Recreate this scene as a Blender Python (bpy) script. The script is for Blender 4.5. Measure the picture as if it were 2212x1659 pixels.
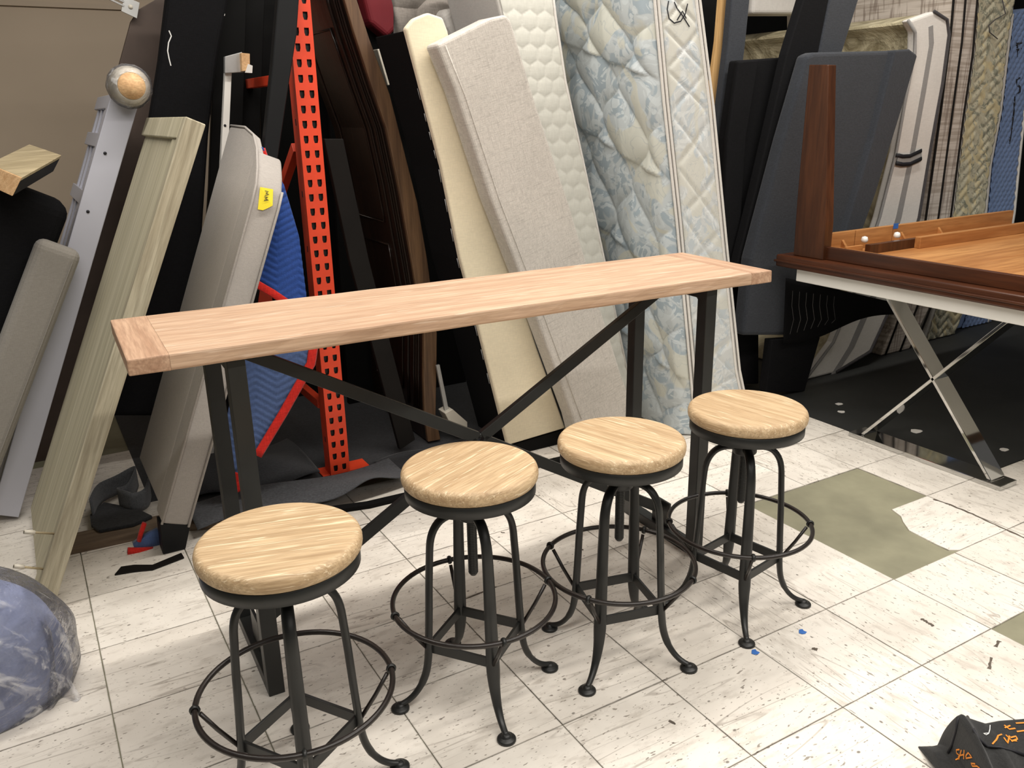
import bpy, bmesh, math, random
from mathutils import Vector, Matrix, Euler
from mathutils.bvhtree import BVHTree

for o in list(bpy.data.objects):
    bpy.data.objects.remove(o)
S = bpy.context.scene
COL = S.collection
random.seed(7)

# ------------------------------------------------------------------ camera
FPX = 1809.0
CAM = Vector((0.001, -2.886, 1.383))
_RX = Vector((0.862, -0.507, -0.018)).normalized()
_FW = Vector((0.478, 0.822, -0.309)).normalized()
_DN = _FW.cross(_RX).normalized()
_RX = _DN.cross(_FW).normalized()
cam_d = bpy.data.cameras.new('camera')
cam_d.sensor_fit = 'HORIZONTAL'
cam_d.sensor_width = 36.0
cam_d.lens = FPX / 2212 * 36.0
cam_d.clip_start = 0.02
cam = bpy.data.objects.new('camera', cam_d)
COL.objects.link(cam)
m = Matrix.Identity(4)
for i in range(3):
    m[i][0] = _RX[i]; m[i][1] = -_DN[i]; m[i][2] = -_FW[i]; m[i][3] = CAM[i]
cam.matrix_world = m
S.camera = cam

# ------------------------------------------------------------------ light
S.view_settings.view_transform = 'Standard'
S.view_settings.look = 'None'
S.view_settings.gamma = 1.0
S.view_settings.use_curve_mapping = False
S.view_settings.exposure = -0.06
w = bpy.data.worlds.new('world'); S.world = w; w.use_nodes = True
w.node_tree.nodes['Background'].inputs[0].default_value = (1.0, 0.96, 0.91, 1)
w.node_tree.nodes['Background'].inputs[1].default_value = 0.11


def tube_light(name, loc, sx, sy, power, col=(1.0, 0.945, 0.87)):
    l = bpy.data.lights.new(name, 'AREA'); l.shape = 'RECTANGLE'
    l.size = sx; l.size_y = sy; l.energy = power; l.color = col
    o = bpy.data.objects.new(name, l); COL.objects.link(o); o.location = loc
    return o


tube_light('ceiling_tube_light', (1.6, -2.7, 3.0), 5.0, 0.12, 118)
tube_light('ceiling_tube_light', (1.6, -0.55, 3.0), 5.0, 0.12, 105)
tube_light('ceiling_tube_light', (1.6, -4.9, 3.0), 5.0, 0.12, 60)


# ------------------------------------------------------------------ pixel helpers (photo 2212 x 1659)
def ray(u, v):
    return _RX * ((u - 1106) / FPX) + _DN * ((v - 829.5) / FPX) + _FW


def PY(u, v, y):
    d = ray(u, v); return CAM + d * ((y - CAM.y) / d.y)


def PX(u, v, x):
    d = ray(u, v); return CAM + d * ((x - CAM.x) / d.x)


def PZ(u, v, z=0.0):
    d = ray(u, v); return CAM + d * ((z - CAM.z) / d.z)


# ------------------------------------------------------------------ materials
def srgb(r, g, b):
    def f(c):
        c /= 255.0
        return c / 12.92 if c <= 0.04045 else ((c + 0.055) / 1.055) ** 2.4
    return (f(r), f(g), f(b), 1.0)


class NT:
    def __init__(s, name):
        s.m = bpy.data.materials.new(name); s.m.use_nodes = True
        s.t = s.m.node_tree; s.b = s.t.nodes['Principled BSDF']
        s.o = s.t.nodes['Material Output']

    def n(s, typ, **kw):
        nd = s.t.nodes.new(typ)
        for k, v in kw.items():
            if k.startswith('_'):
                setattr(nd, k[1:], v)
            else:
                key = int(k[1:]) if k[0] == 'i' and k[1:].isdigit() else k.replace('__', ' ')
                s.set(nd.inputs[key], v)
        return nd

    def set(s, sock, v):
        if hasattr(v, 'is_output') or isinstance(v, bpy.types.NodeSocket):
            s.t.links.new(v, sock)
        else:
            sock.default_value = v

    def coord(s, kind='Object', scale=(1, 1, 1), rot=(0, 0, 0)):
        tc = s.n('ShaderNodeTexCoord')
        src = tc.outputs[kind]
        if any(rot):
            mr_ = s.n('ShaderNodeMapping', Rotation=rot)
            s.t.links.new(src, mr_.inputs['Vector']); src = mr_.outputs[0]
        mp = s.n('ShaderNodeMapping', Scale=scale)
        s.t.links.new(src, mp.inputs['Vector'])
        return mp.outputs[0]

    def noise(s, vec, scale, detail=3, rough=0.55, dist=0.0):
        return s.n('ShaderNodeTexNoise', Vector=vec, Scale=scale, Detail=detail, Roughness=rough, Distortion=dist).outputs[0]

    def ramp(s, fac, stops):
        r = s.n('ShaderNodeValToRGB', Fac=fac)
        e = r.color_ramp.elements
        while len(e) < len(stops):
            e.new(0.5)
        for el, (p, c) in zip(e, stops):
            el.position = p
            el.color = c if len(c) == 4 else (*c, 1)
        return r.outputs[0]

    def mix(s, fac, a, b, blend='MIX'):
        nd = s.n('ShaderNodeMix', _data_type='RGBA', _blend_type=blend)
        s.set(nd.inputs[0], fac); s.set(nd.inputs[6], a); s.set(nd.inputs[7], b)
        return nd.outputs[2]

    def math(s, op, a, b=0.0):
        nd = s.n('ShaderNodeMath', _operation=op)
        s.set(nd.inputs[0], a); s.set(nd.inputs[1], b)
        return nd.outputs[0]

    def bump(s, h, strength=0.3, dist=0.01):
        b = s.n('ShaderNodeBump', Height=h, Strength=strength, Distance=dist)
        s.t.links.new(b.outputs[0], s.b.inputs['Normal'])

    def out(s, col=None, rough=None, metal=None, spec=None):
        if col is not None: s.set(s.b.inputs['Base Color'], col)
        if rough is not None: s.set(s.b.inputs['Roughness'], rough)
        if metal is not None: s.set(s.b.inputs['Metallic'], metal)
        if spec is not None: s.set(s.b.inputs['Specular IOR Level'], spec)
        return s.m


def shade(c, k):
    return (c[0] * k, c[1] * k, c[2] * k, 1)


def plain(name, c, rough=0.6, metal=0.0, var=0.25, vscale=9.0, bump=0.0, spec=None):
    t = NT(name); v = t.coord()
    n = t.noise(v, vscale, 4)
    col = t.ramp(n, [(0.3, shade(c, 1 - var)), (0.7, shade(c, 1 + var * 0.5))])
    if bump:
        t.bump(t.noise(v, 120, 2), bump, 0.002)
    return t.out(col, rough, metal, spec)


def fabric(name, c, thread=420.0, var=0.16, bump=0.35, rot=(0, 0, 0), slub=0.0, stain=0.1, rough=0.92):
    t = NT(name)
    a = t.noise(t.coord(scale=(thread * 0.14, thread * 0.14, thread), rot=rot), 1.0, 2)
    b = t.noise(t.coord(scale=(thread, thread, thread * 0.14), rot=rot), 1.0, 2)
    wv = t.math('MULTIPLY', t.math('ADD', a, b), 0.5)
    big = t.noise(t.coord(), 3.2, 4)
    col = t.ramp(wv, [(0.34, shade(c, 1 - var)), (0.66, shade(c, 1 + var * 0.6))])
    if slub:
        s1 = t.noise(t.coord(scale=(12, 12, 220), rot=rot), 1.0, 2)
        s2 = t.noise(t.coord(scale=(220, 220, 9), rot=rot), 1.0, 2)
        sl = t.ramp(t.math('MAXIMUM', s1, s2), [(0.58, (1, 1, 1)), (0.78, (1 - slub,) * 3)])
        col = t.mix(1.0, col, sl, 'MULTIPLY')
    col = t.mix(1.0, col, t.ramp(big, [(0.3, (1 - stain,) * 3), (0.65, (1, 1, 1))]), 'MULTIPLY')
    t.bump(wv, bump, 0.002)
    m_ = t.out(col, rough, 0.0, 0.15)
    t.b.inputs['Sheen Weight'].default_value = 0.15 if max(c[:3]) > 0.03 else 0.0
    return m_


def wood(name, c_lo, c_hi, axis='X', freq=22.0, stretch=0.06, rot=(0, 0, 0), rough=0.6, streak=None, knots=False, bump=0.25, obj_rand=False, spec=None):
    t = NT(name)
    sc = {'X': (stretch, 1, 1), 'Y': (1, stretch, 1), 'Z': (1, 1, stretch)}[axis]
    v = t.coord(scale=sc, rot=rot)
    if obj_rand:
        oi = t.n('ShaderNodeObjectInfo')
        ad = t.n('ShaderNodeVectorMath', _operation='ADD')
        cb = t.n('ShaderNodeCombineXYZ')
        k = t.math('MULTIPLY', oi.outputs['Random'], 13.0)
        t.set(cb.inputs[0], k); t.set(cb.inputs[1], k); t.set(cb.inputs[2], k)
        t.set(ad.inputs[0], v); t.set(ad.inputs[1], cb.outputs[0])
        v = ad.outputs[0]
    n1 = t.noise(v, freq, 6, 0.62, 0.6)
    n2 = t.noise(v, freq * 5, 3, 0.6)
    col = t.ramp(n1, [(0.32, c_lo), (0.66, c_hi)])
    col = t.mix(t.ramp(n2, [(0.35, (0.55,) * 3), (0.6, (0,) * 3)]), col, shade(c_lo, 0.72))
    if streak:
        n3 = t.noise(v, freq * 2.6, 2, 0.5, 1.2)
        col = t.mix(t.ramp(n3, [(0.6, (0,) * 3), (0.68, (0.75,) * 3)]), col, streak)
    if knots:
        vo = t.n('ShaderNodeTexVoronoi', Vector=t.coord(scale=(1, 2.5, 1)), Scale=3.5)
        col = t.mix(t.ramp(vo.outputs[0], [(0.03, (0.8,) * 3), (0.07, (0,) * 3)]), col, shade(c_lo, 0.45))
    t.bump(t.math('ADD', n1, t.math('MULTIPLY', n2, 0.5)), bump, 0.003)
    return t.out(col, rough, 0.0, spec)


MT = {}
MT['black_metal'] = plain('black_metal', srgb(31, 32, 31), 0.42, 0.0, 0.25, 14)
MT['black_metal_worn'] = plain('black_metal_worn', srgb(38, 32, 29), 0.35, 0.0, 0.4, 30)
MT['black_paint'] = plain('black_paint', srgb(17, 18, 20), 0.55, 0.0, 0.2, spec=0.25)
MT['chrome'] = plain('chrome', srgb(200, 200, 198), 0.06, 1.0, 0.05)
MT['steel'] = plain('steel', srgb(190, 190, 188), 0.4, 0.6, 0.15)
MT['table_top'] = wood('table_top_oak', srgb(182, 147, 119), srgb(208, 177, 149), 'X', 34, 0.05, streak=srgb(216, 190, 166), rough=0.7)
MT['table_end'] = wood('table_end_oak', srgb(170, 132, 105), srgb(202, 168, 140), 'Y', 36, 0.06, rough=0.7)
MT['seat'] = wood('seat_oak', srgb(176, 146, 109), srgb(213, 186, 148), 'X', 55, 0.045, streak=srgb(236, 216, 182), rough=0.55, obj_rand=True, bump=0.5)
MT['oak_grey'] = wood('grey_oak', srgb(160, 150, 126), srgb(205, 197, 172), 'Z', 30, 0.05, rot=(0, math.radians(-23), 0), rough=0.7)
MT['oak_pale'] = wood('pale_oak_panel', srgb(186, 178, 150), srgb(216, 208, 182), 'Z', 9, 0.02, rot=(0, math.radians(-23), 0), rough=0.7)
MT['plank'] = wood('weathered_plank', srgb(150, 135, 104), srgb(196, 180, 146), 'X', 18, 0.06, rough=0.75)
MT['pine'] = wood('pine', srgb(196, 152, 96), srgb(228, 190, 134), 'Z', 20, 0.04, rough=0.6, knots=True)
MT['brown'] = wood('brown_stain', srgb(52, 27, 15), srgb(90, 52, 28), 'Z', 10, 0.08, rough=0.32)
MT['brown_y'] = wood('brown_stain_rail', srgb(54, 27, 14), srgb(86, 46, 24), 'Y', 12, 0.06, rough=0.32)
MT['honey'] = wood('honey_wood', srgb(168, 108, 56), srgb(206, 150, 92), 'X', 9, 0.08, rough=0.45)
MT['dark_wood'] = wood('espresso_wood', srgb(24, 15, 11), srgb(40, 27, 19), 'Z', 14, 0.05, rough=0.3)
MT['dark_wood_edge'] = wood('espresso_edge', srgb(78, 56, 40), srgb(116, 88, 62), 'Z', 18, 0.05, rough=0.45)
MT['dark_board'] = plain('dark_board', srgb(20, 17, 15), 0.6, 0, 0.2, spec=0.2)
MT['black_board'] = plain('black_board', srgb(11, 11, 11), 0.7, 0, 0.2, spec=0.15)
MT['plank_brown'] = plain('brown_grey_board', srgb(78, 64, 56), 0.6, 0, 0.15)
MT['orange'] = plain('orange_paint', srgb(228, 72, 40), 0.45, 0, 0.12, 12)
MT['cream'] = fabric('cream_fabric', srgb(236, 224, 196), 300, 0.08, 0.2)
MT['linen'] = fabric('linen', srgb(204, 198, 190), 330, 0.2, 0.4, rot=(0, math.radians(17), 0), slub=0.22)
MT['black_cloth'] = fabric('black_dust_cover', srgb(12, 12, 14), 300, 0.2, 0.2)
MT['grey_sofa'] = fabric('grey_upholstery', srgb(178, 172, 166), 520, 0.12, 0.35, rot=(0, math.radians(-21), 0))
MT['grey_sofa2'] = fabric('taupe_upholstery', srgb(150, 145, 138), 520, 0.12, 0.3)
MT['charcoal'] = fabric('charcoal_upholstery', srgb(54, 57, 63), 500, 0.3, 0.4)
MT['black_uph'] = fabric('black_upholstery', srgb(20, 20, 22), 400, 0.25, 0.35)
MT['felt'] = fabric('grey_felt', srgb(88, 90, 94), 700, 0.45, 0.6)
MT['felt_dark'] = fabric('dark_felt', srgb(50, 51, 54), 700, 0.45, 0.6)
MT['lavender'] = plain('lavender_white_paint', srgb(186, 187, 198), 0.4, 0, 0.04, 3)
MT['white_paint'] = plain('white_paint', srgb(238, 236, 230), 0.35, 0, 0.04, 3)
MT['bone'] = plain('bone_plastic', srgb(212, 205, 190), 0.4, 0, 0.1)
MT['blue_blanket'] = fabric('blue_blanket', srgb(50, 82, 156), 300, 0.2, 0.4)
MT['blue_blanket_back'] = fabric('faded_blue_blanket', srgb(84, 104, 148), 300, 0.2, 0.4)
MT['red_tape'] = fabric('red_binding', srgb(214, 48, 40), 300, 0.25, 0.3)
MT['yellow'] = plain('yellow_sticker', srgb(236, 216, 40), 0.6, 0, 0.05)
MT['ink'] = plain('black_ink', srgb(28, 28, 34), 0.6, 0, 0.05)
MT['thread'] = plain('white_thread', srgb(225, 225, 222), 0.6, 0, 0.05)
MT['orange_ink'] = plain('orange_ink', srgb(236, 140, 34), 0.6, 0, 0.1, 60)
MT['canvas'] = fabric('black_canvas', srgb(52, 52, 52), 500, 0.25, 0.4)
MT['maroon'] = plain('maroon_fabric', srgb(120, 22, 34), 0.7, 0, 0.1)
MT['grey_velvet'] = fabric('grey_velvet', srgb(150, 143, 136), 200, 0.2, 0.3)
MT['ticking'] = fabric('white_ticking', srgb(226, 222, 216), 300, 0.08, 0.25)
MT['ticking_grey'] = fabric('grey_stripe', srgb(150, 148, 146), 300, 0.1, 0.25)
MT['dark_pipe'] = fabric('dark_piping', srgb(70, 68, 70), 300, 0.2, 0.25)
MT['blue_mattress'] = fabric('blue_damask', srgb(120, 142, 184), 200, 0.15, 0.3)
MT['tape_blue'] = plain('blue_tape', srgb(52, 110, 190), 0.6)
MT['curb'] = wood('curb_wood', srgb(96, 80, 66), srgb(136, 118, 98), 'X', 12, 0.1, rough=0.8)
MT['wood_end'] = wood('sawn_end', srgb(206, 160, 112), srgb(236, 198, 150), 'X', 40, 0.5, rough=0.7)


def satin():
    t = NT('olive_satin'); v = t.coord()
    n = t.noise(v, 3.4, 5, 0.6, 1.5)
    col = t.ramp(n, [(0.35, srgb(142, 132, 104)), (0.62, srgb(214, 204, 172))])
    t.bump(n, 0.6, 0.05)
    return t.out(col, 0.35)


def floral(name, base, leaf, cream, scale):
    t = NT(name)
    v = t.coord()
    wn = t.n('ShaderNodeTexNoise', Vector=v, Scale=4.0, Detail=2)
    ad = t.n('ShaderNodeMix', _data_type='VECTOR')
    ad.inputs[0].default_value = 0.12
    t.set(ad.inputs[4], v); t.set(ad.inputs[5], wn.outputs[1])
    vv = ad.outputs[1]
    a = t.noise(vv, scale, 2, 0.5, 2.6)
    b = t.noise(vv, scale * 1.7, 2, 0.5, 3.2)
    c2 = t.noise(vv, scale * 0.55, 2, 0.5, 2.0)
    col = t.mix(t.ramp(a, [(0.47, (0,) * 3), (0.5, (1,) * 3)]), base, leaf)
    col = t.mix(t.ramp(b, [(0.53, (0,) * 3), (0.555, (0.9,) * 3)]), col, shade(leaf, 1.12))
    col = t.mix(t.ramp(c2, [(0.54, (0,) * 3), (0.57, (0.9,) * 3)]), col, cream)
    lines = t.ramp(t.math('ABSOLUTE', t.math('SUBTRACT', a, 0.5)), [(0.0, (1,) * 3), (0.02, (0,) * 3)])
    col = t.mix(t.math('MULTIPLY', lines, 0.35), col, shade(base, 0.75))
    t.bump(t.noise(v, 300, 2), 0.15, 0.002)
    return t.out(col, 0.5)


MT['satin'] = satin()
MT['floral'] = floral('blue_floral_ticking', srgb(166, 180, 189), srgb(196, 204, 207), srgb(208, 209, 198), 7)
MT['floral_faint'] = floral('faded_floral_ticking', srgb(194, 202, 206), srgb(208, 211, 210), srgb(213, 212, 202), 8)
MT['floral_beige'] = floral('beige_floral_ticking', srgb(150, 150, 132), srgb(196, 190, 166), srgb(214, 200, 160), 11)
MT['quilt_white'] = fabric('white_quilt', srgb(212, 211, 202), 260, 0.06, 0.2)


def plaid():
    t = NT('taupe_plaid')
    v = t.coord()
    a = t.noise(t.coord(scale=(3, 3, 70)), 1.0, 2)
    b = t.noise(t.coord(scale=(60, 60, 3)), 1.0, 2)
    col = t.mix(t.ramp(a, [(0.4, (0,) * 3), (0.6, (1,) * 3)]), srgb(176, 164, 152), srgb(210, 200, 190))
    col = t.mix(t.ramp(b, [(0.52, (0,) * 3), (0.62, (0.6,) * 3)]), col, srgb(120, 104, 94))
    return t.out(col, 0.9)


MT['plaid'] = plaid()


def tile_mat():
    t = NT('worn_vinyl_tile')
    v = t.coord()
    oi = t.n('ShaderNodeObjectInfo')
    cb = t.n('ShaderNodeCombineXYZ')
    for i, k in enumerate((17.0, 31.0, 7.0)):
        t.set(cb.inputs[i], t.math('MULTIPLY', oi.outputs['Random'], k))
    ad = t.n('ShaderNodeVectorMath', _operation='ADD')
    t.set(ad.inputs[0], v); t.set(ad.inputs[1], cb.outputs[0])
    vv = ad.outputs[0]

    def sc(x, y, rz=0.0):
        mp = t.n('ShaderNodeMapping', Scale=(x, y, 1), Rotation=(0, 0, rz))
        t.set(mp.inputs['Vector'], vv)
        return mp.outputs[0]
    base = t.mix(t.noise(sc(1, 1), 6, 4), srgb(220, 213, 203), srgb(247, 242, 233))
    streak = t.noise(sc(11, 30, 0.1), 1.0, 5, 0.65)
    base = t.mix(t.ramp(streak, [(0.52, (0,) * 3), (0.74, (0.55,) * 3)]), base, srgb(164, 154, 142))
    for sx_, sy_, lo_, k_ in ((60, 150, 0.70, 0.75), (95, 210, 0.72, 0.6)):
        fl_ = t.noise(sc(sx_, sy_, 0.12), 1.0, 1, 0.4)
        base = t.mix(t.ramp(fl_, [(lo_, (0,) * 3), (lo_ + 0.03, (k_,) * 3)]), base, srgb(112, 102, 92))
    vo = t.n('ShaderNodeTexVoronoi', Vector=sc(9, 13), Scale=1.0)
    base = t.mix(t.ramp(vo.outputs[0], [(0.03, (0.8,) * 3), (0.055, (0,) * 3)]), base, srgb(84, 76, 68))
    # fine scratches: long thin wavering lines, masked
    for rz, s_ in ((0.7, 1.0), (-0.45, 1.3), (1.9, 1.1)):
        ln = t.math('ABSOLUTE', t.math('SUBTRACT', t.noise(sc(0.9 * s_, 13 * s_, rz), 1.0, 1, 0.4), 0.5))
        msk = t.noise(sc(4, 7, rz), 1.0, 3)
        f = t.math('MULTIPLY', t.ramp(ln, [(0.0025, (0.55,) * 3), (0.007, (0,) * 3)]), t.ramp(msk, [(0.5, (0,) * 3), (0.6, (1,) * 3)]))
        base = t.mix(f, base, srgb(140, 130, 120))
    # grime spread over the whole floor, in world space
    g = t.n('ShaderNodeNewGeometry')
    gr = t.noise(g.outputs['Position'], 1.7, 5, 0.62)
    base = t.mix(t.ramp(gr, [(0.5, (0,) * 3), (0.78, (0.45,) * 3)]), base, srgb(160, 152, 140))
    # dirt along the tile edges
    sep = t.n('ShaderNodeSeparateXYZ', Vector=v)
    ed = t.math('MAXIMUM', t.math('ABSOLUTE', sep.outputs[0]), t.math('ABSOLUTE', sep.outputs[1]))
    ef = t.math('MULTIPLY', t.ramp(ed, [(0.1485, (0,) * 3), (0.1515, (0.8,) * 3)]), t.ramp(t.noise(sc(14, 14), 1, 3), [(0.38, (0.25,) * 3), (0.6, (1,) * 3)]))
    base = t.mix(ef, base, srgb(86, 78, 70))
    tone = t.ramp(oi.outputs['Random'], [(0.0, (0.92, 0.91, 0.9)), (1.0, (1, 1, 1))])
    base = t.mix(1.0, base, tone, 'MULTIPLY')
    return t.out(base, t.ramp(gr, [(0.3, (0.38,) * 3), (0.7, (0.6,) * 3)]), 0, 0.4)


MT['tile'] = tile_mat()
MT['concrete'] = plain('bare_concrete', srgb(142, 139, 116), 0.7, 0, 0.22, 6)
MT['mat_black'] = plain('black_rubber', srgb(40, 41, 40), 0.65, 0, 0.3, 4)
MT['wall'] = plain('beige_wall_paint', srgb(188, 171, 150), 0.8, 0, 0.05, 2)


def plastic_mat():
    t = NT('clear_plastic_film')
    tr = t.n('ShaderNodeBsdfTransparent', Color=(0.98, 0.98, 1, 1))
    gl = t.n('ShaderNodeBsdfGlossy', Roughness=0.12)
    df = t.n('ShaderNodeBsdfTranslucent')
    dd = t.n('ShaderNodeBsdfDiffuse', Color=(0.9, 0.9, 0.92, 1))
    v = t.coord(scale=(1, 1, 2.5), rot=(0.3, 0.6, 0))
    n = t.noise(v, 9, 5, 0.62, 1.0)
    bp = t.n('ShaderNodeBump', Height=n, Strength=0.8, Distance=0.03)
    t.set(gl.inputs['Normal'], bp.outputs[0])
    fr = t.n('ShaderNodeFresnel', IOR=1.45)
    t.set(fr.inputs['Normal'], bp.outputs[0])
    m1 = t.n('ShaderNodeMixShader', Fac=t.ramp(t.noise(t.coord(scale=(1, 1, 0.16), rot=(0.25, 0.75, 0.2)), 26, 4, 0.6, 0.6), [(0.55, (0.05,) * 3), (0.72, (0.6,) * 3)]))  # white diffuse streaks painted in as wrinkle highlights
    t.set(m1.inputs[1], tr.outputs[0]); t.set(m1.inputs[2], dd.outputs[0])
    m2 = t.n('ShaderNodeMixShader', Fac=t.math('MULTIPLY', fr.outputs[0], 0.9))
    t.set(m2.inputs[1], m1.outputs[0]); t.set(m2.inputs[2], gl.outputs[0])
    t.set(t.o.inputs[0], m2.outputs[0])
    return t.m


MT['plastic'] = plastic_mat()


# ------------------------------------------------------------------ object helpers
def bm_obj(name, bm, mat, parent=None, smooth=False, origin=None):
    """link a bmesh (world coordinates) as one mesh object; children get coordinates local to the parent"""
    bmesh.ops.recalc_face_normals(bm, faces=bm.faces[:])
    me = bpy.data.meshes.new(name)
    if parent is not None:
        org = Vector(parent['_org'])
    elif origin is not None:
        org = Vector(origin)
    else:
        xs = [v.co for v in bm.verts]
        lo = Vector((min(c[i] for c in xs) for i in range(3)))
        hi = Vector((max(c[i] for c in xs) for i in range(3)))
        org = Vector(((lo.x + hi.x) / 2, (lo.y + hi.y) / 2, lo.z))
    bmesh.ops.translate(bm, verts=bm.verts[:], vec=-org)
    bm.to_mesh(me); bm.free()
    if smooth:
        me.polygons.foreach_set('use_smooth', [True] * len(me.polygons))
    me.materials.append(MT[mat] if isinstance(mat, str) else mat)
    o = bpy.data.objects.new(name, me)
    COL.objects.link(o)
    if parent is not None:
        o.parent = parent
    else:
        o.location = org
    o['_org'] = tuple(org)
    return o


def tag(o, label=None, cat=None, group=None, kind=None):
    if label: o['label'] = label
    if cat: o['category'] = cat
    if group: o['group'] = group
    if kind: o['kind'] = kind
    return o


def thing(name, label, cat, loc, group=None):
    o = bpy.data.objects.new(name, None)
    o.empty_display_size = 0.05
    COL.objects.link(o); o.location = loc
    o['_org'] = tuple(loc)
    return tag(o, label, cat, group)


def bm_box(bm, lo, hi, M=None):
    vs = [bm.verts.new((x, y, z)) for x in (lo[0], hi[0]) for y in (lo[1], hi[1]) for z in (lo[2], hi[2])]
    for f in ((0, 1, 3, 2), (4, 6, 7, 5), (0, 4, 5, 1), (2, 3, 7, 6), (0, 2, 6, 4), (1, 5, 7, 3)):
        bm.faces.new([vs[i] for i in f])
    if M is not None:
        bmesh.ops.transform(bm, matrix=M, verts=vs)
    return vs


def bevel(bm, r, seg=2, angle=30):
    es = [e for e in bm.edges if len(e.link_faces) == 2 and e.calc_face_angle(0) > math.radians(angle)]
    if r > 0 and es:
        bmesh.ops.bevel(bm, geom=es, offset=r, segments=seg, profile=0.5, affect='EDGES', clamp_overlap=True)


def box(name, lo, hi, mat, parent=None, bev=0.0, M=None, smooth=False, seg=2):
    bm = bmesh.new(); bm_box(bm, lo, hi, M)
    bmesh.ops.recalc_face_normals(bm, faces=bm.faces[:])
    bevel(bm, bev, seg)
    return bm_obj(name, bm, mat, parent, smooth)


def bar(name, a, b, w_, h_, mat, parent=None, bev=0.0, up=(0, 0, 1)):
    """rectangular bar from a to b; w_ sideways, h_ along up"""
    a, b = Vector(a), Vector(b)
    d = (b - a); L = d.length; d.normalize()
    s = d.cross(Vector(up))
    if s.length < 1e-4: s = d.cross(Vector((0, 1, 0)))
    s.normalize(); u = s.cross(d)
    M = Matrix.Identity(4)
    for i in range(3):
        M[i][0] = d[i]; M[i][1] = s[i]; M[i][2] = u[i]; M[i][3] = a[i]
    return box(name, (0, -w_ / 2, -h_ / 2), (L, w_ / 2, h_ / 2), mat, parent, bev, M)


def bm_tube(bm, pts, r, n=10, closed=False, cap=True, flat=None):
    """sweep a circle (or ellipse r=(ra, rb)) along pts; r may be a list per point"""
    pts = [Vector(p) for p in pts]
    N = len(pts); rings = []
    prev = None
    for i, p in enumerate(pts):
        if closed:
            d = pts[(i + 1) % N] - pts[i - 1]
        else:
            d = pts[min(i + 1, N - 1)] - pts[max(i - 1, 0)]
        d.normalize()
        if prev is None:
            ref = Vector(flat) if flat else (Vector((0, 0, 1)) if abs(d.z) < 0.9 else Vector((1, 0, 0)))
        else:
            ref = prev
        s = (ref - d * ref.dot(d))
        if s.length < 1e-5: s = d.orthogonal()
        s.normalize(); prev = s
        t2 = d.cross(s)
        rr = r[i] if isinstance(r, list) else r
        ra, rb = rr if isinstance(rr, tuple) else (rr, rr)
        rings.append([bm.verts.new(p + s * (math.cos(2 * math.pi * k / n) * ra) + t2 * (math.sin(2 * math.pi * k / n) * rb)) for k in range(n)])
    for i in range(N if closed else N - 1):
        A, B = rings[i], rings[(i + 1) % N]
        for k in range(n):
            bm.faces.new((A[k], A[(k + 1) % n], B[(k + 1) % n], B[k]))
    if cap and not closed:
        bm.faces.new(rings[0][::-1]); bm.faces.new(rings[-1])


def tube(name, pts, r, mat, parent=None, n=10, closed=False, flat=None):
    bm = bmesh.new(); bm_tube(bm, pts, r, n, closed, True, flat)
    return bm_obj(name, bm, mat, parent, True)


def bm_lathe(bm, prof, n=40, center=(0, 0, 0)):
    cx, cy, cz = center; rings = []
    for r, z in prof:
        if r < 1e-6:
            rings.append([bm.verts.new((cx, cy, cz + z))])
        else:
            rings.append([bm.verts.new((cx + r * math.cos(2 * math.pi * k / n), cy + r * math.sin(2 * math.pi * k / n), cz + z)) for k in range(n)])
    for A, B in zip(rings, rings[1:]):
        for k in range(n):
            a, b, c, d = A[k % len(A)], A[(k + 1) % n % len(A)], B[(k + 1) % n % len(B)], B[k % len(B)]
            fs = []
            for q in (a, b, c, d):
                if q not in fs: fs.append(q)
            if len(fs) >= 3:
                bm.faces.new(fs)


def lathe(name, prof, mat, parent=None, n=40, center=(0, 0, 0), smooth=True):
    bm = bmesh.new(); bm_lathe(bm, prof, n, center)
    return bm_obj(name, bm, mat, parent, smooth)


def bm_prism(bm, pts, dvec):
    """pts: world points of one planar outline, swept by dvec"""
    a = [bm.verts.new(p) for p in pts]
    b = [bm.verts.new(Vector(p) + Vector(dvec)) for p in pts]
    bm.faces.new(a); bm.faces.new(b[::-1])
    n = len(pts)
    for i in range(n):
        bm.faces.new((a[i], b[i], b[(i + 1) % n], a[(i + 1) % n]))


def prism(name, pts, dvec, mat, parent=None, bev=0.0, seg=2, smooth=False):
    bm = bmesh.new(); bm_prism(bm, pts, dvec)
    bmesh.ops.recalc_face_normals(bm, faces=bm.faces[:])
    bevel(bm, bev, seg, 25)
    return bm_obj(name, bm, mat, parent, smooth)


def pxY(pts, y):
    return [PY(u, v, y) for u, v in pts]


def slab(name, px, y, depth, mat, parent=None, bev=0.0, seg=3, zmin=None):
    """board/cushion whose front outline (photo pixels) stands in the plane y, going back by depth"""
    pts = pxY(px, y)
    if zmin is not None:
        for q in pts: q.z = max(q.z, zmin)
    return prism(name, pts, (0, depth, 0), mat, parent, bev, seg)


def sheet(name, fn, nu, nv, mat, parent=None, thick=0.0, smooth=True):
    bm = bmesh.new()
    g = [[bm.verts.new(fn(i / nu, j / nv)) for i in range(nu + 1)] for j in range(nv + 1)]
    for j in range(nv):
        for i in range(nu):
            bm.faces.new((g[j][i], g[j][i + 1], g[j + 1][i + 1], g[j + 1][i]))
    if thick:
        bmesh.ops.recalc_face_normals(bm, faces=bm.faces[:])
        bmesh.ops.solidify(bm, geom=bm.faces[:], thickness=thick)
    return bm_obj(name, bm, mat, parent, smooth)


def lerp_path(path, t):
    """path: list of points (tuples) spaced evenly by t"""
    k = t * (len(path) - 1); i = min(int(k), len(path) - 2); f = k - i
    return [a + (b - a) * f for a, b in zip(path[i], path[i + 1])]


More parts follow.
